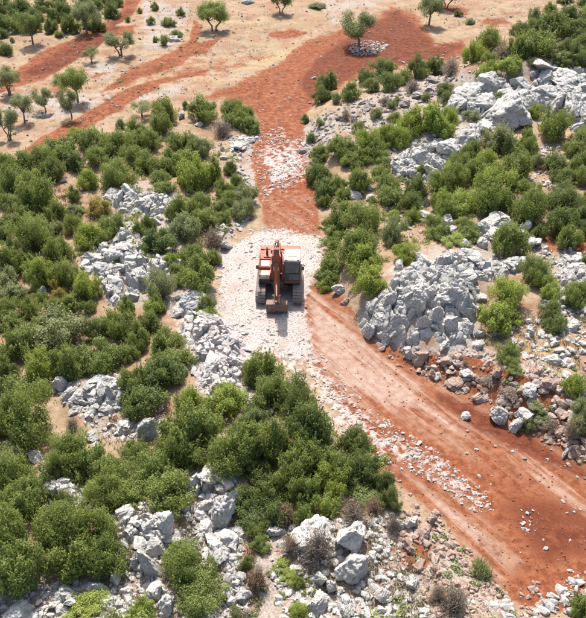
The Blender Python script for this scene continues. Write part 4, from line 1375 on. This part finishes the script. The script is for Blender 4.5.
# ------------------------------------------------------------------ olive trees: tapered trunks, limbs, loose crowns
def olive_tree(seed, forks=1, nl=16, nleaf=5200, lean=.0, low=.42):
    r = np.random.default_rng(seed)
    VS, FS = [], []
    cs, rs = [], []
    for k in range(nl):
        az = r.uniform(0, 6.283)
        q = math.sqrt(r.uniform(.02, 1)) * .82
        z = low + (1 - low) * r.uniform(.10, .88) * (1 - .35 * q * q)
        cs.append((math.cos(az) * q + lean, math.sin(az) * q, z * 1.75))
        rs.append(r.uniform(.28, .46))
    cs, rs = np.array(cs), np.array(rs)
    for f in range(forks):
        az = f * 6.283 / forks + r.uniform(0, .6)
        bx, by = (math.cos(az) * .12, math.sin(az) * .05) if forks > 1 else (0, 0)
        h = low * 1.75 * r.uniform(.75, .95)
        top = np.array([bx * 3.2 + lean * .7 + r.uniform(-.05, .05), by * 3 + r.uniform(-.05, .05), h])
        mid = np.array([bx * 1.4 + lean * .2 + r.uniform(-.05, .05), by * 1.5, h * .5])
        th = .07 if forks == 1 else .05
        tube(VS, FS, [(bx, by, -.25), (bx, by, .06), mid, top], [th * 1.5, th * 1.15, th, th * .8], 8)
        for k in range(f, nl, forks):
            e = cs[k]
            m = top + (e - top) * .5 + np.array([0, 0, .08]) + r.uniform(-.06, .06, 3)
            tube(VS, FS, [top - (0, 0, .02), m, e], [th * .55, th * .3, .010], 5)
    tr = np_mesh('trunk', np.concatenate(VS), np.array(FS), True)
    tr.materials.append(M['bark'])
    pk = r.choice(nl, nleaf, p=rs ** 2 / (rs ** 2).sum())
    d = r.normal(size=(nleaf, 3))
    d /= np.linalg.norm(d, axis=1, keepdims=True)
    C = cs[pk] + d * rs[pk][:, None] * (r.uniform(.1, 1.0, (nleaf, 1)) ** .5) * np.array([1, 1, .8])
    V, F = leaf_quads(C, d, .042, r, 2.4)
    cr = leaf_mesh('crown', V, F, np.clip(.5 + r.normal(size=len(C)) * .22, 0, 1))
    cr.materials.append(M['olive'])
    return tr, cr

OL = [olive_tree(1, 1, 20, 9000), olive_tree(2, 2, 22, 9500, .0, .40), olive_tree(3, 1, 16, 6500, .15, .42), olive_tree(4, 3, 18, 7000, 0, .42),
      olive_tree(5, 1, 14, 4500, -.1, .40), olive_tree(6, 1, 19, 8500, -.22, .42)]
# (u of trunk foot, v of crown top, v of foot, crown width px, which form, tone, label)
OLIVES = [
    (33, 13, 44, 25, 0, 'd', 'dark single-trunk tree at the front of the top left wood'),
    (87, 3, 33, 25, 0, 'olive', 'grey green tree at the right end of the top left wood'),
    (92, 47, 63, 17, 4, 'olive', 'small olive tree standing at the lower edge of the dark red strip'),
    (121, 32, 56, 32, 3, 'olive', 'wide olive tree with several leaning trunks right of the dark red strip'),
    (10, 68, 95, 25, 3, 'olive', 'olive tree at the left edge under the end of the dark red strip'),
    (78, 68, 102, 27, 0, 'g', 'tallest olive tree in the left field, green round crown on one trunk'),
    (62, 74, 92, 17, 4, 'g', 'small olive tree touching the left side of the tallest one'),
    (72, 90, 118, 20, 5, 'olive', 'olive tree with a crooked trunk below the tallest one'),
    (46, 88, 112, 20, 5, 'y', 'thin pale olive tree leaning left beside the crooked one'),
    (25, 95, 123, 22, 2, 'olive', 'olive tree between the thin pale one and the left edge'),
    (10, 109, 140, 24, 3, 'olive', 'lowest olive tree at the left edge above the thicket'),
    (142, 99, 116, 24, 4, 'y', 'sparse small olive tree right above the left thicket, below the second red strip'),
    (214, 3, 31, 33, 1, 'g', 'round green olive tree with two trunks in the tan field'),
    (281, -10, 13, 22, 1, 'd', 'dark olive tree cut by the top edge, just left of centre'),
    (359, 13, 47, 34, 5, 'olive', 'lone leaning olive tree in the red field with stones at its foot'),
    (429, -4, 25, 25, 0, 'olive', 'olive tree in the tan patch right of the red field'),
    (446, -14, 8, 26, 1, 'd', 'olive tree mostly cut off by the top edge, right of centre'),
]
for i, ((u, t, b, w, f, tone, label), P) in enumerate(zip(OLIVES, hits([(o[0], o[2]) for o in OLIVES]))):
    rng = random.Random(700 + i)
    s, sn, cs_ = mpp(P)
    R = w * s / 2 * rng.uniform(.95, 1.08)
    H = ((b - t) * s - .25 * R * sn) / cs_
    root = empty('olive_tree', P, rng.uniform(-.35, .35) if f in (1, 5) else rng.uniform(0, 6.283))
    tag(root, label, 'tree', 'olive trees in the fields')
    tr, cr = OL[f]
    for nm, me in (('trunk', tr), ('crown', cr)):
        o = bpy.data.objects.new(nm, me)
        COL.objects.link(o)
        o.parent = root
        o.scale = (R, R, H / 1.72)
        if nm == 'crown':
            o.material_slots[0].link = 'OBJECT'
            o.material_slots[0].material = M[tone]

# ------------------------------------------------------------------ the excavator
def paint(name, col, rough=.45, dirt=(.36, .22, .15), amount=.45, metallic=0.0, spec=.5):
    m, nt, out = new_mat(name)
    n = N(nt)
    tc = n.node('TexCoord').outputs['Object']
    a = n.noise(tc, 1.6, 5, .65)
    b = n.noise(tc, 11, 4, .7)
    k = n.math('MULTIPLY', n.maprange(n.math('ADD', n.math('MULTIPLY', a, .6), n.math('MULTIPLY', b, .4)), .42, .66), amount)
    c = n.mix(k, col, dirt)
    r = n.math('ADD', n.math('MULTIPLY', k, .4), rough)
    nt.links.new(n.bsdf(c, r, n.bump(b, .15, .01), spec, metallic), out.inputs[0])
    return m

M['orange'] = paint('orange_paint', (.30, .050, .020), .55, (.19, .10, .065), .85)
M['cream'] = paint('cream_paint_and_glare', (.36, .315, .27), .55, (.26, .165, .115), .9)  # cream panels, plus sun glare painted on hood lid and cab roof
M['black'] = paint('black_paint', (.035, .035, .037), .5, (.2, .15, .12), .4)
M['steel'] = paint('worn_track_steel', (.26, .215, .19), .6, (.34, .27, .22), .85, .1)
M['mud'] = paint('muddy_bucket_steel', (.13, .085, .062), .6, (.24, .14, .095), .8, .2)
M['chrome'] = paint('cylinder_rod', (.72, .72, .72), .18, (.5, .4, .3), .15, .9)
M['grille'] = paint('grey_grille', (.30, .30, .29), .5)
M['hose'] = paint('black_hose', (.02, .02, .02), .6, (.1, .08, .06), .3)
def glass():
    m, nt, out = new_mat('cab_glass')
    n = N(nt)
    g = n.node('BsdfPrincipled')
    g.inputs['Base Color'].default_value = (.16, .24, .30, 1)
    g.inputs['Roughness'].default_value = .06
    g.inputs['Transmission Weight'].default_value = .75
    g.inputs['IOR'].default_value = 1.45
    nt.links.new(g.outputs[0], out.inputs[0])
    return m
M['glass'] = glass()

class MB:
    def __init__(s):
        s.bm = bmesh.new()
    def box(s, x0, x1, y0, y1, z0, z1, bev=0.0, rot=None):
        r = bmesh.ops.create_cube(s.bm, size=1)
        vs = r['verts']
        c = Vector(((x0 + x1) / 2, (y0 + y1) / 2, (z0 + z1) / 2))
        for v in vs:
            p = Vector((v.co.x * (x1 - x0), v.co.y * (y1 - y0), v.co.z * (z1 - z0)))
            if rot is not None:
                p = rot @ p
            v.co = p + c
        if bev:
            es = list({e for v in vs for e in v.link_edges})
            bmesh.ops.bevel(s.bm, geom=es, offset=bev, segments=2, affect='EDGES', profile=.6)
        return s
    def prism(s, prof, x0, x1, bev=0.0):
        """profile of (y, z) pushed from x0 to x1"""
        a = [s.bm.verts.new((x0, y, z)) for y, z in prof]
        b = [s.bm.verts.new((x1, y, z)) for y, z in prof]
        n = len(prof)
        fs = [s.bm.faces.new(a), s.bm.faces.new(b[::-1])]
        for i in range(n):
            fs.append(s.bm.faces.new((a[i], b[i], b[(i + 1) % n], a[(i + 1) % n])))
        bmesh.ops.recalc_face_normals(s.bm, faces=fs)
        if bev:
            es = list({e for f in fs for e in f.edges})
            bmesh.ops.bevel(s.bm, geom=es, offset=bev, segments=2, affect='EDGES', profile=.6)
        return s
    def cyl(s, p, q, r, n=16, r2=None):
        p, q = Vector(p), Vector(q)
        d = q - p
        res = bmesh.ops.create_cone(s.bm, cap_ends=True, segments=n, radius1=r, radius2=r if r2 is None else r2, depth=d.length)
        m = Matrix.Translation((p + q) / 2) @ d.to_track_quat('Z', 'Y').to_matrix().to_4x4()
        bmesh.ops.transform(s.bm, matrix=m, verts=res['verts'])
        return s
    def pipe(s, pts, r, n=8):
        for a, b in zip(pts[:-1], pts[1:]):
            s.cyl(a, b, r, n)
        return s
    def build(s, name, mat, parent):
        me = bpy.data.meshes.new(name)
        s.bm.to_mesh(me)
        s.bm.free()
        o = link_obj(name, me, parent, [M[mat]])
        return o

def build_excavator():
    F = hits([(279.5, 306.8)])[0]
    loc = Vector((F[0], F[1] + 2.15, 0))
    gx, gy = np.meshgrid(np.linspace(-1.6, 1.6, 7), np.linspace(-2.0, 2.0, 9))
    loc.z = float(np.percentile(height(gx + loc.x, gy + loc.y), 75)) - .03
    E = empty('excavator', loc, math.radians(-1.0))
    tag(E, 'orange tracked excavator facing the camera on white rubble, bucket resting on the ground', 'excavator')
    # ---- undercarriage
    for sx in (-1, 1):
        xc = sx * 1.32
        x0, x1 = xc - .35, xc + .35
        tr = empty('track', (0, 0, 0))
        tr.parent = E
        fr = MB().box(xc - .20, xc + .20, -1.6, 1.6, .34, .78, .05).box(xc - .26, xc + .26, -1.15, 1.15, .72, .80, .02)
        # the chain loop: straight runs and half circles, one grouser shoe after another
        rad, half = .47, 1.62
        per = 4 * half + 2 * math.pi * rad
        nsh = 46
        zc = rad + .06
        shoe = bpy.data.meshes.new('shoe')
        b = MB().box(-.35, .35, -.088, .088, -.025, .025, .008).box(-.345, .345, -.075, -.05, .02, .055).box(-.345, .345, -.012, .012, .02, .05)
        b.box(-.345, .345, .05, .075, .02, .055)
        b.bm.to_mesh(shoe)
        b.bm.free()
        shoe.materials.append(M['steel'])
        frame = fr.build('track_frame', 'black', E)
        bpy.data.objects.remove(tr)
        for k in range(nsh):
            t = (k + .5) / nsh * per
            if t < 2 * half:
                y, z, a = -half + t, zc + rad, 0
            elif t < 2 * half + math.pi * rad:
                w = (t - 2 * half) / rad
                y, z, a = half + math.sin(w) * rad, zc + math.cos(w) * rad, -w
            elif t < 4 * half + math.pi * rad:
                y, z, a = half - (t - 2 * half - math.pi * rad), zc - rad, math.pi
            else:
                w = (t - 4 * half - math.pi * rad) / rad
                y, z, a = -half - math.sin(w) * rad, zc - math.cos(w) * rad, math.pi - w
            o = bpy.data.objects.new('track_shoe', shoe)
            COL.objects.link(o)
            o.parent = E
            o.location = (xc, y, z)
            o.rotation_euler = (a, 0, 0)
        s = MB()
        for k in range(8):
            s.cyl((xc - .16, -1.25 + k * .357, .17), (xc + .16, -1.25 + k * .357, .17), .11, 14)
        s.cyl((xc - .16, -.6, .93), (xc + .16, -.6, .93), .07, 12).cyl((xc - .16, .6, .93), (xc + .16, .6, .93), .07, 12)
        s.build('rollers', 'steel', E)
        MB().cyl((xc - .14, -1.62, zc), (xc + .14, -1.62, zc), .40, 26).cyl((xc - .2, -1.62, zc), (xc + .2, -1.62, zc), .15, 16).build('idler_wheel', 'steel', E)
        sp = MB().cyl((xc - .08, 1.62, zc), (xc + .08, 1.62, zc), .38, 26).cyl((xc - .2, 1.62, zc), (xc + .2, 1.62, zc), .22, 16)
        for k in range(13):
            w = k / 13 * 6.283
            sp.box(xc - .05, xc + .05, 1.62 + math.cos(w) * .40 - .04, 1.62 + math.cos(w) * .40 + .04, zc + math.sin(w) * .40 - .04, zc + math.sin(w) * .40 + .04, .01)
        sp.build('sprocket', 'steel', E)
    MB().box(-1.12, 1.12, -.75, -.35, .42, .78, .06).box(-1.12, 1.12, .35, .75, .42, .78, .06).box(-.62, .62, -.85, .85, .45, .92, .08).build('carbody', 'black', E)
    MB().cyl((0, 0, .9), (0, 0, 1.10), .62, 32).build('slewing_ring', 'steel', E)
    # ---- upper structure
    MB().box(-1.50, 1.50, -.95, 2.15, 1.10, 1.30, .03).box(-.55, .35, -1.15, -.9, 1.10, 1.28, .02).build('turntable_deck', 'black', E)
    MB().prism([(2.15, 1.16), (2.60, 1.22), (2.78, 1.55), (2.78, 1.98), (2.60, 2.18), (2.05, 2.20), (2.05, 1.16)], -1.48, 1.48, .06).build('counterweight', 'orange', E)
    hood = MB().box(-1.47, 1.47, .82, 2.04, 1.30, 2.12, .05).build('engine_hood', 'orange', E)
    MB().box(-1.20, -.42, .95, 1.95, 2.12, 2.20, .03).build('hood_lid', 'orange', hood)
    MB().box(.30, 1.25, 1.02, 1.95, 2.12, 2.19, .03).build('hood_lid', 'cream', hood)  # pale colour stands in for sun glare on this lid
    g = MB()
    for k in range(9):
        g.box(-1.50, -1.47, 1.0, 1.85, 1.42 + k * .07, 1.45 + k * .07)
    g.build('vent_grille', 'grille', hood)
    ex = MB().cyl((-.95, 1.25, 2.12), (-.95, 1.25, 2.52), .085, 16).pipe([(-.95, 1.25, 2.5), (-.95, 1.27, 2.66), (-.95, 1.36, 2.74)], .06, 12).build('exhaust_stack', 'black', hood)
    MB().cyl((-.55, 1.6, 2.18), (-.55, 1.6, 2.42), .15, 18).cyl((-.55, 1.6, 2.42), (-.55, 1.6, 2.47), .19, 18).build('air_cleaner', 'black', hood)
    # right-hand side of the machine (left in the picture): tanks, tool box and steps
    MB().box(-1.47, -.62, -.15, .80, 1.30, 2.02, .04).build('fuel_tank', 'orange', E)
    MB().box(-1.36, -.74, -.05, .70, 2.02, 2.06, .015).build('anti_slip_plate', 'grille', E)
    tb = MB().box(-1.47, -.66, -.98, -.18, 1.30, 1.84, .04).build('tool_box', 'orange', E)
    MB().box(-1.44, -.70, -1.01, -.98, 1.56, 1.80, .01).box(-1.42, -.70, -.94, -.30, 1.84, 1.86).build('tool_box_lid', 'cream', tb)
    g = MB()
    for k in range(4):
        g.box(-1.44, -.70, -1.005, -.98, 1.33 + k * .055, 1.365 + k * .055)
    g.build('step_grille', 'black', tb)
    MB().box(-1.42, -.98, -1.28, -.98, 1.12, 1.16).box(-1.42, -.98, -1.30, -1.02, .92, .95).box(-1.43, -1.40, -1.28, -1.0, .92, 1.34).box(-1.0, -.97, -1.28, -1.0, .92, 1.34).build('step', 'black', E)
    MB().pipe([(-1.44, -.95, 1.84), (-1.44, -.95, 2.62), (-1.44, -.10, 2.66), (-1.44, .75, 2.66), (-1.44, .78, 2.02)], .022).pipe([(-1.44, -.1, 2.0), (-1.44, -.1, 2.66)], .02).pipe(
        [(-1.44, -.95, 2.25), (-1.44, .76, 2.3)], .018).build('handrail', 'orange', E)
    # ---- cab (right in the picture)
    cab = MB()
    X0, X1 = .36, 1.48
    fl = [(-1.06, 1.32), (-.90, 3.00), (.62, 3.04), (.70, 1.32)]
    for xa, xb in ((X0, X0 + .07), (X1 - .07, X1)):
        cab.prism([(-1.06, 1.34), (-1.04, 1.62), (.70, 1.62), (.70, 1.34)], xa, xb, .01)
        cab.prism([(-1.06, 1.60), (-.97, 1.60), (-.82, 2.98), (-.91, 2.98)], xa, xb, .01)
        cab.prism([(.56, 1.60), (.70, 1.60), (.64, 3.0), (.52, 3.0)], xa, xb, .01)
        cab.prism([(-.16, 1.60), (-.08, 1.60), (-.08, 2.98), (-.16, 2.98)], xa, xb, .005)
    cab.prism([(-1.062, 1.34), (-1.045, 1.52), (-.99, 1.52), (-.99, 1.34)], X0 + .07, X1 - .07, .01)
    cab.box(X0 + .07, X1 - .07, .60, .70, 1.34, 1.9, .01)
    cab = cab.build('cab_frame', 'black', E)
    MB().prism([(-1.0, 3.0), (-.92, 3.10), (.56, 3.14), (.66, 3.02), (.66, 2.97), (-.92, 2.95)], X0 - .01, X1 + .01, .035).build('cab_roof', 'cream', cab)  # cream roof, with the sun glare on top put into its colour
    MB().box(X0 + .25, X1 - .25, -.45, .25, 3.115, 3.15, .02).build('roof_hatch', 'cream', cab)  # same cream, sun glare included in the colour
    MB().prism([(-1.035, 1.53), (-.905, 2.94), (-.885, 2.94), (-1.015, 1.53)], X0 + .075, X1 - .075).build('windshield', 'glass', cab)
    MB().prism([(-1.052, 1.98), (-1.045, 2.04), (-.98, 2.04), (-.985, 1.98)], X0 + .07, X1 - .07).build('windshield_bar', 'black', cab)
    for xa in (X0 + .03, X1 - .04):
        MB().prism([(-.95, 1.63), (-.82, 2.94), (-.17, 2.94), (-.17, 1.63)], xa, xa + .012).build('side_window', 'glass', cab)
        MB().prism([(-.07, 1.63), (-.07, 2.94), (.52, 2.94), (.55, 1.63)], xa, xa + .012).build('side_window', 'glass', cab)
    MB().box(X0 + .08, X1 - .08, .60, .615, 1.92, 2.94).build('rear_window', 'glass', cab)
    MB().box(X0 + .02, X1 - .02, -1.10, -1.05, 1.31, 1.42, .015).build('cab_sill', 'orange', cab)
    MB().box(.72, 1.12, .02, .50, 1.62, 1.80, .05).box(.72, 1.12, .38, .52, 1.75, 2.48, .05).box(.78, 1.06, .40, .50, 2.46, 2.66, .04).box(.5, .66, -.35, .35, 1.5, 1.92, .03).box(
        1.18, 1.34, -.35, .35, 1.5, 1.92, .03).build('operator_seat', 'black', cab)
    MB().pipe([(.92, -1.05, 1.55), (.86, -.93, 2.5)], .012).build('wiper', 'black', cab)
    for (xm, ym, zm, s) in ((1.68, -.92, 2.45, 1), (-1.55, -.98, 2.55, -1)):
        MB().pipe([(xm - s * .22, ym + .05, zm - .15), (xm, ym, zm - .05)], .015).box(xm - .09, xm + .09, ym - .03, ym + .02, zm - .16, zm + .16, .02).build('mirror', 'black', E)
    for xm in (.5, 1.34):
        MB().box(xm - .08, xm + .08, -1.03, -.94, 3.10, 3.22, .02).build('work_light', 'grille', cab)
    # ---- boom, arm, bucket
    XB = -.12
    foot, apex, tip = (-.35, 1.75), (-1.35, 4.55), (-3.05, 4.75)
    def plate(prof, x0, x1, name, mat, par, bev=.03):
        return MB().prism(prof, x0, x1, bev).build(name, mat, par)
    boom = plate([(-.15, 1.62), (-.55, 1.62), (-.95, 2.9), (-1.62, 4.05), (-2.2, 4.42), (-3.05, 4.55), (-3.2, 4.70), (-3.1, 4.90), (-2.1, 5.02), (-1.3, 4.78),
                  (-.72, 3.75), (-.30, 2.5)], XB - .26, XB + .26, 'boom', 'orange', E)
    MB().cyl((XB - .36, -.35, 1.72), (XB + .36, -.35, 1.72), .14, 20).cyl((XB - .33, -3.08, 4.72), (XB + .33, -3.08, 4.72), .11, 18).cyl((XB - .38, -1.22, 3.75), (XB + .38, -1.22, 3.75), .09, 16).build('pin', 'steel', boom)
    MB().box(XB - .56, XB - .30, -.75, .1, 1.28, 1.95, .03).build('boom_bracket', 'orange', E)
    MB().box(XB + .30, XB + .46, -.75, .1, 1.28, 1.95, .03).build('boom_bracket', 'orange', E)
    for sx in (-1, 1):
        x = XB + sx * .40
        c = MB().cyl((x, -.92, 1.38), (x, -1.14, 2.85), .095, 18).cyl((x, -.92, 1.30), (x, -.92, 1.46), .09, 12).build('boom_cylinder', 'orange', E)
        MB().cyl((x, -1.14, 2.83), (x, -1.25, 3.75), .055, 16).build('piston_rod', 'chrome', c)
    # arm: hangs nearly upright, its heel behind the boom tip
    arm = plate([(-2.78, 5.42), (-3.02, 5.36), (-3.30, 4.80), (-3.34, 3.6), (-3.24, 1.35), (-3.16, 1.12), (-2.98, 1.12), (-2.92, 1.35), (-2.80, 3.4), (-2.74, 4.5)],
                XB - .18, XB + .18, 'arm', 'orange', E)
    for sx in (-1, 1):
        MB().box(XB + sx * .285 - .035, XB + sx * .285 + .035, -3.22, -2.94, 4.55, 4.9, .01).build('boom_lug', 'orange', boom)
    ac = MB().cyl((XB, -1.45, 5.05), (XB, -2.15, 5.30), .10, 18).box(XB - .12, XB + .12, -1.55, -1.30, 4.78, 5.08, .02).build('arm_cylinder', 'orange', boom)
    MB().cyl((XB, -2.13, 5.29), (XB, -2.85, 5.36), .055, 16).build('piston_rod', 'chrome', ac)
    bc = MB().cyl((XB, -3.40, 4.35), (XB, -3.50, 2.75), .085, 18).box(XB - .1, XB + .1, -3.48, -3.26, 4.25, 4.45, .02).build('bucket_cylinder', 'orange', arm)
    MB().cyl((XB, -3.50, 2.77), (XB, -3.55, 1.75), .05, 16).build('piston_rod', 'chrome', bc)
    lk = MB()
    for sx in (-1, 1):
        lk.prism([(-3.20, 1.42), (-3.12, 1.48), (-3.50, 1.83), (-3.60, 1.75)], XB + sx * .24 - .025, XB + sx * .24 + .025)
        lk.prism([(-3.60, 1.80), (-3.50, 1.80), (-3.36, 1.05), (-3.48, 1.02)], XB + sx * .17 - .025, XB + sx * .17 + .025)
    lk.build('bucket_linkage', 'cream', arm)
    bk = MB()
    bw = .70
    shell = [(-3.48, 1.12), (-3.56, .90), (-3.62, .55), (-3.50, .24), (-3.18, .06), (-2.70, .04), (-2.36, .10), (-2.36, .13), (-2.72, .085), (-3.16, .11),
             (-3.44, .27), (-3.55, .56), (-3.50, .88), (-3.42, 1.08)]
    bk.prism(shell, XB - bw, XB + bw)
    side = [(-3.48, 1.12), (-3.56, .90), (-3.62, .55), (-3.50, .24), (-3.18, .06), (-2.70, .04), (-2.38, .10), (-2.52, .45), (-2.84, 1.02), (-3.1, 1.14)]
    bk.prism(side, XB - bw - .035, XB - bw + .001).prism(side, XB + bw - .001, XB + bw + .035)
    bk.prism([(-3.48, 1.10), (-3.42, 1.07), (-2.86, 1.02), (-2.86, 1.07)], XB - bw, XB + bw)
    for sx in (-1, 1):
        bk.prism([(-3.52, 1.0), (-3.46, 1.16), (-3.10, 1.30), (-2.96, 1.20), (-2.95, 1.02)], XB + sx * .25 - .03, XB + sx * .25 + .03)
    bk = bk.build('bucket', 'mud', E)
    bk.scale = (1, 1, .80)
    for k in range(4):
        x = XB - .48 + k * .32
        MB().prism([(-3.60, .90), (-3.66, .55), (-3.53, .22), (-3.19, .035), (-3.19, .055), (-3.50, .24), (-3.615, .55), (-3.555, .90)], x - .05, x + .05).build('wear_strip', 'mud', bk)
    for k in range(5):
        x = XB - .60 + k * .30
        MB().prism([(-2.42, .16), (-2.42, .06), (-2.10, .09), (-2.10, .115)], x - .06, x + .06, .01).build('bucket_tooth', 'steel', bk)
    for k, x in enumerate((XB - .10, XB + .02, XB + .12)):
        MB().pipe([(x, -.32, 2.2), (x, -.62, 3.45), (x, -1.15, 4.66), (x, -1.55, 5.12 + .05 * k), (x, -2.2, 5.22 + .05 * k), (x, -2.75, 5.48), (x, -3.12, 5.2)], .025).build('hydraulic_hose', 'hose', boom)
    for sx in (-1, 1):
        MB().pipe([(XB + sx * .23, -3.36, 4.6), (XB + sx * .22, -3.39, 3.4), (XB + sx * .22, -3.30, 2.2)], .022).build('arm_hose', 'hose', arm)
        MB().pipe([(XB + sx * .30, -.45, 2.3), (XB + sx * .30, -.95, 3.2), (XB + sx * .30, -1.5, 4.2), (XB + sx * .30, -2.3, 4.6), (XB + sx * .28, -2.95, 4.7)], .024).build('boom_pipe', 'hose', boom)
    MB().box(XB - .185, XB + .185, -3.345, -3.325, 3.75, 4.1).build('name_plate', 'cream', arm)
    MB().box(XB - .34, XB - .26, -2.0, -1.86, 4.5, 4.66, .01).build('boom_light', 'grille', boom)
    MB().pipe([(-.62, .9, 2.12), (-.62, .9, 2.6), (.25, .9, 2.6), (.25, .9, 2.12)], .02).build('guard_rail', 'orange', E)
    for o in E.children:
        if o.name.split('.')[0] in ('boom', 'arm', 'bucket', 'boom_cylinder'):
            o.location.y += .38
            o.scale.z *= .94
    E.scale = (.96, .96, .96)
    return E

build_excavator()

# ------------------------------------------------------------------ dry grass and low scrub: what nobody could count
def grass_material():
    m, nt, out = new_mat('dry_grass_blades')
    n = N(nt)
    pos = n.node('NewGeometry').outputs['Position']
    c = n.ramp(n.noise(pos, 3.0, 3), [(.3, (.20, .155, .085)), (.5, (.29, .235, .14)), (.7, (.36, .31, .20))])
    nt.links.new(n.bsdf(c, .8, None, .2), out.inputs[0])
    return m
M['grass'] = grass_material()

def tufts(name, label, items, seed, mat='grass', blades=14, hgt=(.18, .42), fan=.8):
    r = np.random.default_rng(seed)
    P = hits([(u, v) for u, v, _ in items])
    n = len(P)
    base = np.repeat(P, blades, 0) + np.concatenate([r.normal(size=(n * blades, 2)) * .10, np.zeros((n * blades, 1))], 1)
    d = np.concatenate([r.normal(size=(n * blades, 2)) * fan * .5, np.ones((n * blades, 1))], 1)
    L = r.uniform(*hgt, (n * blades, 1)) * np.repeat(np.array([k for _, _, k in items])[:, None], blades, 0)
    tipp = base + d * L
    w = np.cross(d, r.normal(size=d.shape))
    w /= np.linalg.norm(w, axis=1, keepdims=True)
    w *= .018
    V = np.stack([base - w - (0, 0, .05), base + w - (0, 0, .05), tipp], 1).reshape(-1, 3)
    me = np_mesh(name, V, np.arange(len(V)).reshape(-1, 3))
    return tag(link_obj(name, me, None, [M[mat]]), label, 'grass', kind='stuff')

tufts('dry_grass', 'dry straw coloured grass on the open ground between bushes and rocks',
      fill([[(470, 340), (590, 300), (600, 410), (520, 362)], [(520, 140), (570, 140), (560, 190), (520, 190)], [(300, 110), (400, 90), (440, 100), (330, 160)],
            [(400, 508), (300, 520), (290, 580), (400, 620), (480, 620), (430, 560)], [(90, 420), (165, 400), (165, 445), (100, 450)],
            [(100, 500), (250, 500), (260, 620), (100, 620)], [(20, 170), (100, 170), (80, 300), (0, 300)], [(330, 190), (440, 200), (430, 250), (390, 230)]],
           3600, .5, 1.2, 61, 1.4, clump=.36), 5)
tufts('field_grass', 'thin dry grass over the tan field at the top',
      fill([[(0, 100), (0, 50), (130, 20), (300, -5), (560, -5), (540, 25), (440, 30), (300, 45), (200, 60)], [(0, 100), (140, 60), (260, 50), (200, 95), (40, 140)]],
           2600, .5, 1.0, 62, 1.6, clump=.5), 6, blades=9)
tufts('rush_tuft', 'grey green reed tuft at the left verge of the lower track',
      [(481 + random.uniform(-6, 6), 572 + random.uniform(-8, 6), random.uniform(1.4, 2.6)) for _ in range(26)], 7, 'y', 16, (.18, .42), .7)

def scrub(name, label, items, seed, mat):
    r = np.random.default_rng(seed)
    P = hits([(u, v) for u, v, _ in items])
    K = 70
    C, D = [], []
    for p, (_, _, s) in zip(P, items):
        d = r.normal(size=(K, 3))
        d /= np.linalg.norm(d, axis=1, keepdims=True)
        d[:, 2] = np.abs(d[:, 2])
        C.append(p + d * s * r.uniform(.4, 1, (K, 1)) * (1, 1, .8))
        D.append(d)
    C, D = np.concatenate(C), np.concatenate(D)
    V, F = leaf_quads(C, D, .065, r)
    me = leaf_mesh(name, V, F, r.random(len(C)))
    return tag(link_obj(name, me, None, [M[mat]]), label, 'scrub', kind='stuff')

scrub('low_scrub', 'knee high green scrub filling gaps between the shrubs',
      fill([[(0, 160), (60, 140), (145, 120), (250, 160), (240, 230), (190, 280), (120, 310), (0, 320)], [(0, 320), (140, 320), (120, 370), (60, 372), (0, 440)],
            [(0, 455), (180, 440), (190, 500), (120, 505), (60, 500), (0, 590)], [(310, 165), (440, 165), (590, 155), (590, 240), (480, 245), (420, 250), (360, 290), (320, 260)],
            [(240, 420), (390, 440), (395, 510), (240, 520)], [(480, 40), (590, 0), (590, 70), (500, 76)]], 1900, .2, .55, 71, 1.5, clump=.40), 8, 'g')
scrub('grey_weeds', 'sparse grey green weeds on the stony ground',
      fill([[(300, 110), (400, 90), (440, 100), (330, 160)], [(480, 330), (590, 300), (600, 440), (500, 390)], [(380, 500), (480, 560), (520, 620), (380, 620)],
            [(0, 40), (200, 0), (300, 0), (200, 60), (0, 140)], [(250, 520), (330, 520), (330, 620), (250, 620)]], 260, .12, .32, 72, 1.5), 9, 'y')

def outlying_shrubs():
    r = np.random.default_rng(91)
    rr = random.Random(92)
    spots = []
    for poly, n in ((OUT_R, 95), (OUT_L, 150), (OUT_B, 70)):
        a = np.array(poly, float)
        k = 0
        while k < n:
            u, v = rr.uniform(a[:, 0].min(), a[:, 0].max()), rr.uniform(a[:, 1].min(), a[:, 1].max())
            if not inside(u, v, poly):
                continue
            spots.append((u, v + 14 if poly is OUT_B else v))
            k += 1
    P = hits(spots)
    C, D = [], []
    for p in P:
        R, H = rr.uniform(.7, 1.7), rr.uniform(.9, 1.9)
        if project(p[None] + np.array([[0, 0, H]]))[1][0] < 622 and -R / .045 < project(p[None])[0][0] < 586 + R / .12:
            continue
        nl = 14
        for _ in range(nl):
            az, q = rr.uniform(0, 6.283), rr.uniform(.2, .75)
            c = p + np.array([math.cos(az) * q * R, math.sin(az) * q * R, H * rr.uniform(.25, .75)])
            d = r.normal(size=(60, 3))
            d /= np.linalg.norm(d, axis=1, keepdims=True)
            C.append(c + d * R * .32 * r.uniform(.4, 1.1, (60, 1)))
            D.append(d)
    C, D = np.concatenate(C), np.concatenate(D)
    V, F = leaf_quads(C, D, .085, r)
    me = leaf_mesh('outlying_scrub', V, F, r.random(len(C)))
    tag(link_obj('outlying_scrub', me, None, [M['g']]), 'green scrub covering the slopes that run on beyond the picture edges', 'scrub', kind='stuff')

outlying_shrubs()
